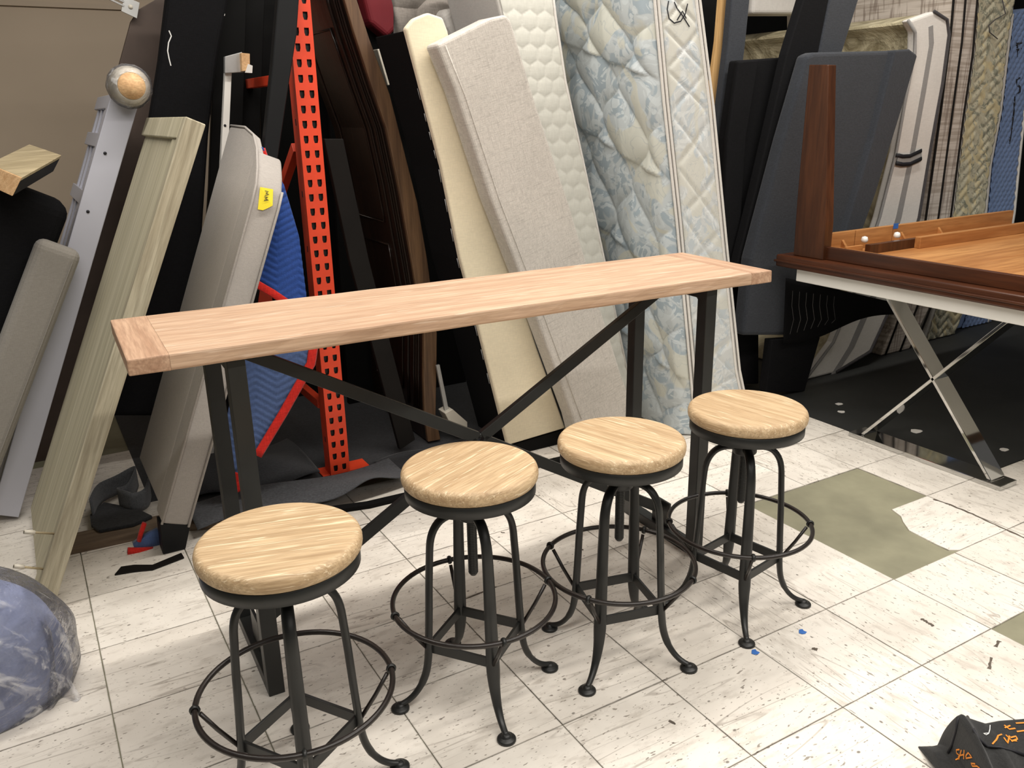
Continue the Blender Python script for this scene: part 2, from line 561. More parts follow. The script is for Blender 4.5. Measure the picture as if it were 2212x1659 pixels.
def wpath(px, y, zmin=0.006):
    """pixel polyline in the plane y as world points, cut where it would sink below zmin"""
    q = [PY(u, v, y) for u, v in px]
    out = []
    for i, p_ in enumerate(q):
        if p_.z >= zmin:
            out.append(tuple(p_))
        else:
            a_ = q[i - 1]; f = (a_.z - zmin) / (a_.z - p_.z)
            out.append(tuple(a_ + (p_ - a_) * f)); break
    return out


def wq(a, b, u, v, y):
    """point between two world paths"""
    l = lerp_path(a, v); r = lerp_path(b, v)
    return Vector((l[0] + (r[0] - l[0]) * u, y, l[2] + (r[2] - l[2]) * u))


def bvh_of(objs):
    vs, fs = [], []
    for o in objs:
        off = len(vs); org = Vector(o['_org'])
        vs += [v.co + org for v in o.data.vertices]
        fs += [[off + i for i in p.vertices] for p in o.data.polygons]
    return BVHTree.FromPolygons(vs, fs)


def ribbon_px(bm, bvh, strokes, width, lift=0.0012):
    """flat ink strokes laid on a surface; strokes are photo pixel polylines"""
    for st in strokes:
        pts = []
        for (u0, v0), (u1, v1) in zip(st, st[1:]):
            k = max(2, int(math.hypot(u1 - u0, v1 - v0) / 4))
            for i in range(k):
                pts.append((u0 + (u1 - u0) * i / k, v0 + (v1 - v0) * i / k))
        pts.append(st[-1])
        W = []
        for u, v in pts:
            h = bvh.ray_cast(CAM, ray(u, v).normalized())
            if h[0] is None: continue
            nn = h[1] if h[1].dot(ray(u, v)) < 0 else -h[1]
            W.append((h[0] + nn * lift, nn))
        prev = None
        for i, (p, nn) in enumerate(W):
            d = W[min(i + 1, len(W) - 1)][0] - W[max(i - 1, 0)][0]
            if d.length < 1e-6: continue
            s = d.normalized().cross(nn).normalized() * width / 2
            cur = (bm.verts.new(p - s), bm.verts.new(p + s))
            if prev: bm.faces.new((prev[0], prev[1], cur[1], cur[0]))
            prev = cur


def ink(name, parent, targets, strokes, width, mat='ink', label=None):
    bm = bmesh.new()
    ribbon_px(bm, bvh_of(targets), strokes, width)
    if not bm.verts:
        bm.free(); return None
    o = bm_obj(name, bm, mat, parent)
    if label: o['label'] = label
    return o


# ================================================================== SETTING
T = 0.3048
floor = box('floor', (-3.0, -4.2, -0.06), (8.0, 2.4, -0.004), 'concrete'); tag(floor, 'white vinyl tile floor with bare concrete patches', kind='structure')
floor['_org'] = (0, 0, 0)
# tiles: one object each, five shared meshes
tile_me = []
for k in range(5):
    bm = bmesh.new(); g = 0.0012
    bm_box(bm, (-T / 2 + g, -T / 2 + g, -0.004), (T / 2 - g, T / 2 - g, 0.0))
    me = bpy.data.meshes.new('tile'); bm.to_mesh(me); bm.free(); me.materials.append(MT['tile']); tile_me.append(me)
# the broken tile beside the concrete patch
bm = bmesh.new()
h = T / 2 - 0.0012
outl = [(-h + 0.10, h), (h, h), (h, -h), (-h + 0.03, -h), (-h, -h + 0.02), (-h, -h + 0.06), (-h + 0.012, 0.02), (-h + 0.05, 0.07), (-h + 0.08, 0.1)]
bm_prism(bm, [Vector((x, y, -0.004)) for x, y in outl], (0, 0, 0.004))
bmesh.ops.recalc_face_normals(bm, faces=bm.faces[:])
broken_me = bpy.data.meshes.new('tile'); bm.to_mesh(broken_me); bm.free(); broken_me.materials.append(MT['tile'])
gone = {(7, 3), (8, 3), (7, 4), (7, 6)}
floor_off = floor.location
for a in range(-2, 14):
    for b in range(-3, 9):
        if (a, b) in gone: continue
        cx, cy = (a + 0.5) * T, -(b + 0.5) * T
        if cx > 3.1 and cy > -1.2: continue
        if cy > 0.14 and cx > 0.25: continue
        me = broken_me if (a, b) == (8, 4) else random.choice(tile_me)
        o = bpy.data.objects.new('tile', me); COL.objects.link(o); o.parent = floor
        o.location = Vector((cx, cy, random.uniform(-0.0004, 0.0004))) - floor_off
        if me is not broken_me and a >= 5: o.rotation_euler.z = math.pi / 2 if random.random() < 0.75 else 0
# worn scuffs and dirt lines trodden into the tiles
MT['grime'] = plain('trodden_grime', srgb(96, 86, 76), 0.8, 0, 0.3, 60)
for st, wd in (([(2016, 1078), (2052, 1090), (2100, 1110), (2160, 1138), (2230, 1170)], 0.012), ([(1990, 1336), (2006, 1346), (2018, 1354)], 0.013),
               ([(2158, 1384), (2150, 1400)], 0.014), ([(2142, 1420), (2136, 1450)], 0.011), ([(1754, 1400), (1768, 1404)], 0.014),
               ([(2118, 1533), (2150, 1552)], 0.004), ([(1250, 1190), (1262, 1186)], 0.010), ([(1082, 1150), (1092, 1151)], 0.010),
               ([(640, 1300), (672, 1292), (684, 1286)], 0.008), ([(1445, 1556), (1462, 1566)], 0.008), ([(1000, 1296), (1085, 1262)], 0.008)):
    bm = bmesh.new(); L_, R_2 = [], []
    for (u0, v0), (u1, v1) in zip(st, st[1:]):
        for k in range(6):
            a_ = PZ(u0 + (u1 - u0) * k / 6, v0 + (v1 - v0) * k / 6, 0.0009); b_ = PZ(u1, v1, 0.0009)
            dv = (b_ - a_).normalized(); sd = Vector((-dv.y, dv.x, 0))
            L_.append(a_ + sd * wd * random.uniform(0.15, 0.55)); R_2.append(a_ - sd * wd * random.uniform(0.15, 0.55))
    lv_ = [bm.verts.new(q) for q in L_]; rv_ = [bm.verts.new(q) for q in R_2]
    for i in range(len(lv_) - 1):
        bm.faces.new((lv_[i], lv_[i + 1], rv_[i + 1], rv_[i]))
    o = bm_obj('scuff_mark', bm, 'grime', floor)
    o.location = -Vector(floor_off)
wall = box('wall_back', (-3.0, 2.3, -0.06), (8.0, 2.4, 3.4), 'wall'); tag(wall, 'beige painted wall behind the stored furniture', kind='structure')
mold = box('trim_1', (-3.0, 2.285, 1.93), (0.9, 2.3, 1.955), 'wall'); tag(mold, 'thin beige rail along the wall', kind='structure')

# low platform the stored pieces stand on
bm = bmesh.new()
bm_prism(bm, [Vector((x, y, 0.0005)) for x, y in ((-0.08, 0.02), (0.3, 0.0), (0.5, -0.09), (0.54, -0.02), (0.32, 0.11), (-0.08, 0.13))], (0, 0, 0.026))
curb = bm_obj('trim_2', bm, 'curb'); tag(curb, 'low worn wooden kerb strip along the floor', kind='structure')
bm = bmesh.new()
bm_prism(bm, [Vector((x, y, 0.0005)) for x, y in ((0.52, -0.10), (0.95, -0.2), (1.9, -0.232), (1.9, -0.205), (0.95, -0.165), (0.55, -0.06))], (0, 0, 0.016))
curb2 = bm_obj('trim_3', bm, 'black_board'); tag(curb2, 'black edge strip on the floor behind the bar table', kind='structure')
bmat = box('floor_mat', (0.26, 0.135, -0.0038), (2.9, 1.9, 0.0), MT['felt_dark'])
tag(bmat, 'dark worn carpet under the stored furniture behind the rack', 'carpet')

# ================================================================== BAR TABLE
TC = Vector((1.051, -0.888, 0.0)); TR = -0.030
def tl(x, y, z):
    c, s = math.cos(TR), math.sin(TR)
    return Vector((TC.x + x * c - y * s, TC.y + x * s + y * c, z))


bt = thing('bar_table', 'long narrow bar table with pale oak top and black steel X-braced frame', 'table', TC)
bt.rotation_euler.z = TR
bt['_org'] = (0, 0, 0)      # parts below are built in the table's own frame
L2, W2, ZT, TH = 0.897, 0.2075, 0.915, 0.036


def table_board(name, x0, x1, mat, joints):
    bm = bmesh.new()
    bm_box(bm, (x0, -W2, ZT - TH), (x1, W2, ZT))
    bmesh.ops.subdivide_edges(bm, edges=[e for e in bm.edges if abs(e.verts[0].co.x - e.verts[1].co.x) > 0.05], cuts=24)
    bmesh.ops.recalc_face_normals(bm, faces=bm.faces[:])
    for v in bm.verts:     # hand-worn edges
        if abs(abs(v.co.y) - W2) < 1e-5:
            v.co.y += 0.0016 * math.sin(v.co.x * 23 + v.co.z * 90)
    es = [e for e in bm.edges if len(e.link_faces) == 2 and e.calc_face_angle(0) > 0.7
          and not any(abs(e.verts[0].co.x - j) < 1e-4 and abs(e.verts[1].co.x - j) < 1e-4 for j in joints)]
    bmesh.ops.bevel(bm, geom=es, offset=0.005, segments=2, profile=0.5, affect='EDGES', clamp_overlap=True)
    return bm_obj(name, bm, mat, bt)


table_board('top_board', -L2 + 0.0825, L2 - 0.0825, 'table_top', (-L2 + 0.0825, L2 - 0.0825))
for sx in (-1, 1):
    x0, x1 = (-L2, -L2 + 0.082) if sx < 0 else (L2 - 0.082, L2)
    e = table_board('end_board', x0, x1, 'table_end', (x1,) if sx < 0 else (x0,))
LX, LY, LW = 0.70, 0.19, 0.04
zt = ZT - TH
for sx in (-1, 1):
    for sy in (-1, 1):
        xa = sx * LX; ya = sy * LY
        box('leg', (min(xa, xa - sx * LW), min(ya, ya - sy * LW), 0.0), (max(xa, xa - sx * LW), max(ya, ya - sy * LW), zt), 'black_metal', bt, 0.002)
        # corner gusset under the top
        xi = xa - sx * LW / 2
        pts = [Vector((xi - 0.003, ya - sy * LW, zt - 0.055)), Vector((xi - 0.003, ya - sy * LW, zt - 0.03)), Vector((xi - 0.003, ya - sy * (LW + 0.03), zt - 0.03))]
        prism('gusset', pts, (0.006, 0, 0), 'black_metal', bt)
    xr0, xr1 = (sx * LX - sx * LW, sx * LX) if sx > 0 else (sx * LX, sx * LX - sx * LW)
    box('top_rail', (xr0, -LY + LW, zt - 0.03), (xr1, LY - LW, zt), 'black_metal', bt, 0.002)
    box('base_rail', (xr0, -LY + LW, 0.0), (xr1, LY - LW, 0.035), 'black_metal', bt, 0.002)
    xp = sx * (LX - LW / 2)
    pl = box('brace_plate', (xp - 0.004, -0.045, 0.035), (xp + 0.004, 0.045, 0.125), 'black_metal', bt, 0.001)
    lathe('bolt', [(0, 0.006), (0.006, 0.004), (0.007, 0)], 'steel', pl, 10, (xp - sx * 0.004, 0.02, 0.1))
for sx in (-1, 1):
    c_ = Vector((0, 0, 0.487))
    up_end = Vector((sx * (LX - 0.03), 0, zt - 0.012)); lo_end = Vector((sx * (LX - 0.03), 0, 0.095))
    d_ = 0.0 if sx < 0 else 0.0
    bar('brace', c_ + (up_end - c_) * 0.012, up_end, 0.018, 0.034, 'black_metal', bt, 0.002)
    bar('brace', c_ + (lo_end - c_) * 0.012, lo_end, 0.018, 0.034, 'black_metal', bt, 0.002)
lathe('brace_bolt', [(0, 0.014), (0.008, 0.012), (0.01, 0.0), (0, 0)], 'black_metal', bt, 12, (0, 0, 0.492))

# ================================================================== STOOLS
LEG_PROF = [(0.022, 0.496), (0.05, 0.496), (0.075, 0.487), (0.093, 0.466), (0.103, 0.436), (0.107, 0.39), (0.111, 0.33), (0.115, 0.25), (0.119, 0.18), (0.122, 0.135), (0.128, 0.095), (0.140, 0.062), (0.158, 0.036), (0.178, 0.020), (0.200, 0.012)]


def make_stool():
    root = thing('bar_stool', 'x', 'stool', (0, 0, 0))
    lathe('seat', [(0, 0.6125), (0.10, 0.6125), (0.144, 0.6122), (0.1475, 0.6117), (0.1525, 0.6095), (0.1565, 0.605), (0.1588, 0.598), (0.1588, 0.590), (0.1575, 0.584), (0.1545, 0.5795), (0.152, 0.578), (0.14, 0.578), (0, 0.578)], 'seat', root, 64)
    lathe('seat_band', [(0, 0.577), (0.151, 0.577), (0.1525, 0.5755), (0.1525, 0.549), (0.150, 0.5475), (0.1485, 0.549), (0.1485, 0.568), (0, 0.568)], 'black_metal', root, 64)
    # threaded spindle
    bm = bmesh.new(); pr = [(0, 0.325), (0.007, 0.326), (0.0105, 0.331)]
    z = 0.333
    while z < 0.565:
        pr += [(0.0112, z), (0.0122, z + 0.0016), (0.0112, z + 0.0032)]; z += 0.0045
    pr += [(0.0115, 0.568), (0, 0.568)]
    bm_lathe(bm, pr, 16); bm_obj('screw_spindle', bm, 'black_metal', root, True)
    lathe('hub', [(0.0125, 0.478), (0.030, 0.478), (0.033, 0.482), (0.033, 0.506), (0.028, 0.512), (0.0125, 0.512)], 'black_metal', root, 24)
    for k in range(4):
        a = k * math.pi / 2
        ca, sa = math.cos(a), math.sin(a)
        pts = []
        # smooth the profile
        P = LEG_PROF
        for i in range(len(P) - 1):
            p0 = P[max(i - 1, 0)]; p1 = P[i]; p2 = P[i + 1]; p3 = P[min(i + 2, len(P) - 1)]
            for s_ in range(3):
                t_ = s_ / 3
                pts.append(tuple(0.5 * ((2 * p1[j]) + (-p0[j] + p2[j]) * t_ + (2 * p0[j] - 5 * p1[j] + 4 * p2[j] - p3[j]) * t_ ** 2 + (-p0[j] + 3 * p1[j] - 3 * p2[j] + p3[j]) * t_ ** 3) for j in (0, 1)))
        pts.append(P[-1])
        # cast-iron T-like leg: oval section, wider low down, thin at the ankle
        rr = []
        for r_, z_ in pts:
            wdt = 0.0125 if z_ > 0.45 else 0.0128 + 0.004 * min(1, (0.45 - z_) / 0.3)
            if z_ < 0.13: wdt = 0.0168 - 0.0105 * (0.13 - z_) / 0.13
            rr.append((0.0085 if z_ > 0.06 else 0.007, wdt))
        leg = tube('leg', [(r_ * ca, r_ * sa, z_) for r_, z_ in pts], rr, 'black_metal', root, 10, flat=(ca, sa, 0.01))
        lathe('foot_pad', [(0, 0.0175), (0.006, 0.017), (0.0105, 0.0145), (0.0115, 0.0105), (0.0125, 0.0095), (0.020, 0.0078), (0.0225, 0.005), (0.0225, 0.0), (0, 0)], 'black_metal', leg, 20, (0.2 * ca, 0.2 * sa, 0))
        # square stretcher to the next leg
        a2 = a + math.pi / 2
        A = Vector((0.119 * ca, 0.119 * sa, 0.155)); B = Vector((0.119 * math.cos(a2), 0.119 * math.sin(a2), 0.155))
        bar('stretcher', A, B, 0.007, 0.026, 'black_metal', root, 0.001)
        st = tube('ring_strut', [(0.122 * ca, 0.122 * sa, 0.150), (0.160 * ca, 0.160 * sa, 0.205), (0.188 * ca, 0.188 * sa, 0.252)], 0.0048, 'black_metal_worn', root, 8)
        tan = Vector((-sa, ca, 0)); rad = Vector((ca, sa, 0)); c0 = Vector((0.197 * ca, 0.197 * sa, 0.262))
        tube('clamp', [c0 + rad * math.cos(q) * 0.0085 + Vector((0, 0, 1)) * math.sin(q) * 0.0085 for q in [i * math.pi / 6 for i in range(12)]], (0.0028, 0.005), 'black_metal', st, 6, True, flat=rad)
    tube('foot_ring', [(0.197 * math.cos(i * math.pi / 36), 0.197 * math.sin(i * math.pi / 36), 0.262) for i in range(72)], 0.0062, 'black_metal_worn', root, 10, True)
    return root


def copy_tree(o, parent=None):
    c = o.copy(); COL.objects.link(c); c.parent = parent
    for ch in list(o.children):
        copy_tree(ch, c)
    return c


stools = [
    ((0.335, -1.405), -48, 12, 'oak bar stool nearest the camera, its feet cut off by the picture edge'),
    ((0.806, -1.300), -7, 55, 'oak bar stool with pale streaked seat, second from the left'),
    ((1.204, -1.352), -52 + 13, 145, 'oak bar stool with strong dark grain on its seat, third from the left'),
    ((1.626, -1.360), 35 - 90, 160, 'oak bar stool farthest right, beside the bare concrete patch and table leg'),
]
base_stool = make_stool()
trees = [base_stool] + [copy_tree(base_stool) for _ in range(3)]
# leg azimuths measured from the feet in the photo
_c1 = PZ(838, 1445, 0.262)
AZ = [math.atan2(_c1.y + 1.405, _c1.x - 0.335), math.atan2(-1.331 + 1.30, 1.01 - 0.806), math.atan2(-1.527 + 1.35, 1.308 - 1.2), math.atan2(-1.477 + 1.36, 1.796 - 1.626)]
GR = [(PZ(b_[0], b_[1], 0.61) - PZ(a_[0], a_[1], 0.61)) for a_, b_ in (((500, 1190), (700, 1162)), ((900, 1070), (1100, 965)), ((1240, 925), (1440, 985)), ((1530, 870), (1700, 920)))]
GR = [math.degrees(math.atan2(d_.y, d_.x)) for d_ in GR]
for st, ((x, y), _, _g, lab), az, grain in zip(trees, stools, AZ, GR):
    st.location = (x, y, 0.0); st.rotation_euler.z = az
    tag(st, lab, 'stool', 'oak and iron bar stools in front of the bar table')
    for ch in st.children:
        if ch.name.startswith('seat') and 'band' not in ch.name:
            ch.rotation_euler.z = math.radians(grain) - az


# ================================================================== STORED FURNITURE, LEFT OF THE RACK
def leanpt(B, th, s_, t_, y):
    return Vector((B[0] + math.sin(th) * s_ + math.cos(th) * t_, y, B[1] + math.cos(th) * s_ - math.sin(th) * t_))


def leanbox(name, B, th, s0, s1, t0, t1, y0, y1, mat, parent=None, bev=0.0, seg=2, floor_cut=True):
    c = [leanpt(B, th, a, b, y0) for a, b in ((s0, t0), (s1, t0), (s1, t1), (s0, t1))]
    if floor_cut:
        # cut the foot level with the floor
        for i, j in ((0, 1), (3, 2)):
            if c[i].z < 0.002:
                f = (0.002 - c[i].z) / (c[j].z - c[i].z)
                c[i] = c[i] + (c[j] - c[i]) * f
    return prism(name, c, (0, y1 - y0, 0), mat, parent, bev, seg)


R_ = math.radians
# --- oak frame leaning at the left, with two dowels
th = R_(24.1); B = (-0.141, 0.047)
oak = thing('oak_bed_end', 'pale grey oak bed end with recessed panel leaning beside the plastic bag', 'bed end', (-0.10, -0.1, 0))
leanbox('front_stile', B, th, -0.1, 1.468, 0.0, 0.056, -0.33, -0.29, 'oak_grey', oak, 0.003)
leanbox('recessed_panel', B, th, 0.0, 1.41, 0.014, 0.034, -0.29, 0.40, 'oak_pale', oak, 0.001)
leanbox('top_rail', B, th, 1.405, 1.468, 0.0, 0.056, -0.29, 0.40, 'oak_pale', oak, 0.003)
leanbox('bead', B, th, 0.0, 1.405, 0.006, 0.014, -0.29, -0.19, 'oak_pale', oak, 0.002)
for (u0, v0), (u1, v1) in (((122, 1153), (52, 1149)), ((96, 1229), (30, 1223))):
    a = PY(u0, v0, -0.31); b = PY(u1, v1, -0.33)
    d = tube('dowel', [a, b], 0.0035, 'plank', oak, 8)
    tube('dowel_cap', [a + (b - a) * 0.68, b], 0.0065, 'bone', d, 10)

# --- grey upholstered wing (sofa side) on a black block foot, with a yellow sticker
th = R_(21.9); B = (0.245, 0.112)
ws = thing('upholstered_wing', 'light grey upholstered bed wing with yellow sticker leaning behind the bar table', 'bed wing', (0.29, 0.1, 0))
prof = [(-0.15, 0.0), (-0.15, 1.10), (-0.14, 1.15), (-0.10, 1.20), (-0.03, 1.26), (0.06, 1.305), (0.2, 1.33), (0.42, 1.335), (0.42, 0.0)]
def wingpart(name, prf, tk, bv_):
    bm = bmesh.new()
    bm_prism(bm, [leanpt(B, th, s_, 0.0, y_) for y_, s_ in prf], leanpt((0, 0), th, 0, tk, 0))
    bmesh.ops.recalc_face_normals(bm, faces=bm.faces[:])
    bevel(bm, bv_, 4, 25)
    return bm_obj(name, bm, 'grey_sofa', ws, True)
wing = wingpart('padded_edge', [(-0.15, 0.0), (-0.15, 1.10), (-0.14, 1.15), (-0.10, 1.20), (-0.03, 1.26), (-0.03, 0.0)], 0.09, 0.012)
wingpart('side_panel', [(-0.035, 0.03), (-0.035, 1.255), (0.06, 1.305), (0.2, 1.33), (0.42, 1.335), (0.42, 0.03)], 0.03, 0.008)
for t_ in (0.002, 0.088):
    tube('piping', [leanpt(B, th, s_ + (0.004 if i > 1 else 0), t_, y_ - 0.002) for i, (y_, s_) in enumerate(prof[:-1] if t_ < 0.05 else prof[:3])], 0.0042, 'grey_sofa', ws, 6)
fp = pxY(((345, 1132), (412, 1134), (402, 1192), (352, 1196)), -0.15)
for q in fp[2:]: q.z = 0.001
prism('block_foot', fp, (0, 0.07, 0), 'black_paint', ws, 0.003)
bv = [wing]
h0 = bvh_of(bv)
spx = [(561, 404), (589, 409), (588, 444), (578, 449), (567, 454), (556, 452)]
bm = bmesh.new(); vs = []
for u, v in spx:
    hit = h0.ray_cast(CAM, ray(u, v).normalized())
    nn = hit[1] if hit[1].dot(ray(u, v)) < 0 else -hit[1]
    vs.append(hit[0] + nn * 0.0012 + Vector((0, -0.003, 0)))
bm_prism(bm, vs, (0, -0.0008, 0))
stk = bm_obj('sticker', bm, 'yellow', ws); stk['label'] = 'yellow paper sticker with black marks'
ink('handwriting', stk, [wing], [[(571, 412), (579, 414), (573, 417), (580, 420), (571, 422)], [(570, 425), (578, 426), (571, 429), (579, 432), (569, 433)]], 0.0022).location.y = -0.0052

# --- taupe cushion far left, in front of the painted frame
th = R_(27.5); B = (-0.46, 0.02)
gl = thing('seat_cushion_panel', 'taupe upholstered panel leaning at the far left edge, corner rounded', 'panel', (-0.3, 0.35, 0))
leanbox('cushion', (lambda q: (q.x, q.z))(leanpt((0.057, 1.016), th, -1.17, 0, 0)), th, 0.0, 1.17, 0.0, 0.14, 0.30, 0.385, 'grey_sofa2', gl, 0.03, 4)
leanbox('seam', (lambda q: (q.x, q.z))(leanpt((0.057, 1.016), th, -1.17, 0, 0)), th, 0.05, 1.13, 0.118, 0.121, 0.297, 0.301, 'grey_sofa2', gl)
bkc = leanbox('panel_shade_cushion', (-0.445, 0.05), th, 0.0, 1.22, -0.36, 0.07, 0.40, 0.60, 'black_uph', None, 0.05, 4)  # black stands in for the taupe panel's own body lying in shadow
tag(bkc, 'black cushion added as the shaded body of the taupe panel at far left', 'cushion')

# --- lavender-white painted frame with wrapped bun foot
th = R_(23.3)
top_r = PY(300, 223, 0.405); Bl = (lambda q: (q.x, q.z))(leanpt((top_r.x, top_r.z), th, -1.55, -0.088, 0))
lv = thing('painted_footboard', 'lavender white painted footboard standing on end with plastic-wrapped bun foot', 'footboard', (-0.1, 0.55, 0))
leanbox('front_post', Bl, th, 0.0, 1.645, 0.0, 0.088, 0.405, 0.46, 'lavender', lv, 0.003)
leanbox('panel_back', Bl, th, 0.0, 1.52, 0.03, 0.085, 0.46, 0.95, 'lavender', lv, 0.002)
for y0 in (0.48, 0.60, 0.72, 0.84):
    leanbox('panel_rail', Bl, th, 0.1, 1.50, 0.012, 0.03, y0, y0 + 0.035, 'lavender', lv, 0.002)
for s0 in (1.15, 1.36, 1.50):
    leanbox('cross_rail', Bl, th, s0, s0 + 0.05, 0.006, 0.03, 0.46, 0.95, 'lavender', lv, 0.002)
for u, v in ((227, 331), (190, 457)):
    c0 = PY(u, v, 0.404)
    tube('screw_hole', [c0 + Vector((0, 0.001, 0)), c0 + Vector((0, -0.0012, 0))], 0.0055, 'ink', lv, 12)
c0 = PY(279, 187, 0.36)
bm = bmesh.new()
bm_lathe(bm, [(0, -0.062), (0.044, -0.062), (0.047, -0.06), (0.055, -0.050), (0.063, -0.03), (0.066, -0.005), (0.058, 0.02), (0.045, 0.04), (0, 0.045)], 28)
bmesh.ops.rotate(bm, verts=bm.verts[:], cent=(0, 0, 0), matrix=Matrix.Rotation(math.pi / 2, 3, 'X').inverted())
bmesh.ops.translate(bm, verts=bm.verts[:], vec=c0)
bun = bm_obj('bun_foot', bm, 'bone', lv, True)
tube('foot_end_grain', [c0 + Vector((0, -0.061, 0)), c0 + Vector((0, -0.066, 0))], 0.043, 'wood_end', bun, 24)
bm = bmesh.new()
bm_lathe(bm, [(0.045, -0.068), (0.05, -0.066), (0.061, -0.054), (0.070, -0.03), (0.073, -0.003), (0.064, 0.024), (0.05, 0.043)], 36)
for v in bm.verts:
    v.co *= 1 + 0.02 * math.sin(v.co.x * 160) * math.cos(v.co.y * 140)
bmesh.ops.rotate(bm, verts=bm.verts[:], cent=(0, 0, 0), matrix=Matrix.Rotation(math.pi / 2, 3, 'X').inverted())
bmesh.ops.translate(bm, verts=bm.verts[:], vec=c0)
bm_obj('plastic_wrap', bm, 'plastic', bun, True)

# --- drawer box resting on the taupe cushion, far left
dr = thing('wooden_drawer', 'weathered oak drawer corner resting on the dark cushion at left edge', 'drawer', PY(60, 420, 0.25))
K = PY(46, 384, 0.05)
e1 = PY(133, 335, 0.36) - K; e2 = (PY(0, 365, 0.22) - K) * 1.6; e3 = PY(26, 424, 0.06) - K
def drbox(name, a0, a1, b0, b1, k0, k1, mat, parent=None):
    bm = bmesh.new()
    vs = [bm.verts.new(K + e1 * a + e2 * b + e3 * k) for a in (a0, a1) for b in (b0, b1) for k in (k0, k1)]
    for f in ((0, 1, 3, 2), (4, 6, 7, 5), (0, 4, 5, 1), (2, 3, 7, 6), (0, 2, 6, 4), (1, 5, 7, 3)):
        bm.faces.new([vs[i] for i in f])
    bmesh.ops.recalc_face_normals(bm, faces=bm.faces[:])
    bevel(bm, 0.0015, 1)
    return bm_obj(name, bm, mat, parent or dr)
drbox('top_board', 0.02, 1.0, 0.0, 1.0, 0.0, 0.22, 'plank')
drbox('end_board', 0.0, 0.02, 0.0, 1.0, 0.0, 1.0, 'wood_end')
drbox('side_board', 0.02, 1.0, 0.0, 0.12, 0.22, 1.0, 'dark_board')
drbox('side_board', 0.02, 1.0, 0.88, 1.0, 0.22, 1.0, 'plank')

# --- dark plank with a metal bracket, high at left; its outline also covers wall shadow
pk = thing('bed_rail_plank', 'dark brown leaning bed rail with metal hook plate on top', 'bed rail', (0.25, 0.83, 0))
bp_ = pxY(((283, 46), (300, 20), (352, -10), (400, -10), (352, 250), (290, 640), (200, 1000), (40, 1000), (150, 560), (222, 270)), 1.0)
prism('board', bp_, (0, 0.03, 0), 'plank_brown', pk, 0.002)
hp = prism('hook_plate', pxY(((268, -8), (302, 6), (296, 40), (262, 24)), 0.965), (0, 0.008, 0), 'steel', pk, 0.001)
tube('plate_hole', [PY(282, 15, 0.966), PY(282, 15, 0.963)], 0.009, 'bone', hp, 12)
for k in range(2):
    bar('hook', PY(268, 4 + 9 * k, 0.966), PY(228, -14 + 8 * k, 0.95), 0.006, 0.006, 'steel', hp)

# --- black upholstered headboard behind the painted footboard
bu = thing('black_headboard', 'black upholstered headboard standing between the wall and the orange rack', 'headboard', (0.4, 0.75, 0))
slab('padding', [(368, -60), (505, -60), (490, 20), (470, 130), (452, 290), (430, 620), (400, 900), (200, 900), (262, 620), (325, 255), (345, 130)], 0.70, 0.08, 'black_uph', bu, 0.02)
bm = bmesh.new(); ribbon_px(bm, bvh_of(list(bu.children)), [[(365, 66), (370, 78), (364, 92), (362, 110), (365, 126), (369, 142)], [(492, 8), (488, 22), (484, 34)]], 0.004)
bm_obj('loose_thread', bm, 'thread', bu)

# --- white metal bed rail with block
wr = thing('metal_side_rail', 'narrow white metal side rail with wooden block end among black boards', 'bed rail', (0.62, 0.6, 0.0))
slab('rail', [(487, 150), (501, 150), (489, 420), (462, 980), (447, 980), (474, 420)], 0.60, 0.03, 'white_paint', wr, 0.001, 1, 0.001)
slab('end_bracket', [(486, 122), (523, 112), (528, 156), (486, 158)], 0.575, 0.025, 'steel', wr, 0.002)
slab('wood_block', [(521, 114), (540, 116), (540, 152), (523, 154)], 0.55, 0.10, 'wood_end', wr, 0.002)
slab('clip', [(536, 138), (546, 142), (545, 158), (530, 157)], 0.545, 0.012, 'white_paint', wr, 0.001)
tube('rail_hole', [PY(486, 271, 0.6005), PY(486, 271, 0.598)], 0.005, 'ink', wr, 10)

# --- black boards added to stand in for the shade in the rack bay
for k, (px, y, lab) in enumerate([
        ([(470, -80), (535, -80), (520, 420), (500, 900), (420, 900), (452, 400)], 0.8, 'tall black board added as shade behind the white metal rail'),
        ([(530, -80), (575, -80), (556, 420), (530, 900), (485, 900), (515, 400)], 0.86, 'tall black board added as shade behind the leaning black post'),
        ([(560, -80), (690, -80), (760, 960), (580, 960)], 1.22, 'wide black board added as shade at the back of the orange rack'),
        ([(690, -80), (930, -80), (1010, 900), (760, 940)], 0.96, 'dark board added as shade deep behind the orange post')]):
    o = slab('black_board', px, y, 0.03, 'black_board', None, 0.002, 1, 0.001)
    tag(o, lab, 'board', 'black boards added as shade in the rack bay')
bp2 = slab('leaning_black_post', [(606, -60), (650, -60), (641, 75), (626, 170), (596, 372), (560, 640), (520, 940), (488, 940), (530, 640), (568, 340), (588, 150)], 0.10, 0.04, 'black_paint', None, 0.003, 1, 0.001)
tag(bp2, 'black leaning post crossing in front of the orange brace', 'post')

# --- blue moving blanket with red binding
mb = thing('moving_blanket', 'quilted blue moving blanket with red binding hanging beside the grey wing', 'blanket', (0.8, 0.02, 0.0))


def blanket(name, left, right, y0, mat, amp=0.012, nu=44, nv=120, zig=0.0045):
    def fn(u, v):
        l = lerp_path(left, v); r = lerp_path(right, v)
        U = l[0] + (r[0] - l[0]) * u; V = l[1] + (r[1] - l[1]) * u
        yy = y0 + amp * math.sin(u * 5.2 + v * 3) + 0.02 * (1 - u)
        q = 0.0
        ph = (V + 26 * abs(((U / 46.0) % 2) - 1)) / 15.0
        q = zig * abs(math.sin(ph * math.pi))
        return PY(U, V, yy - q)
    return sheet(name, fn, nu, nv, mat, mb, 0.004)


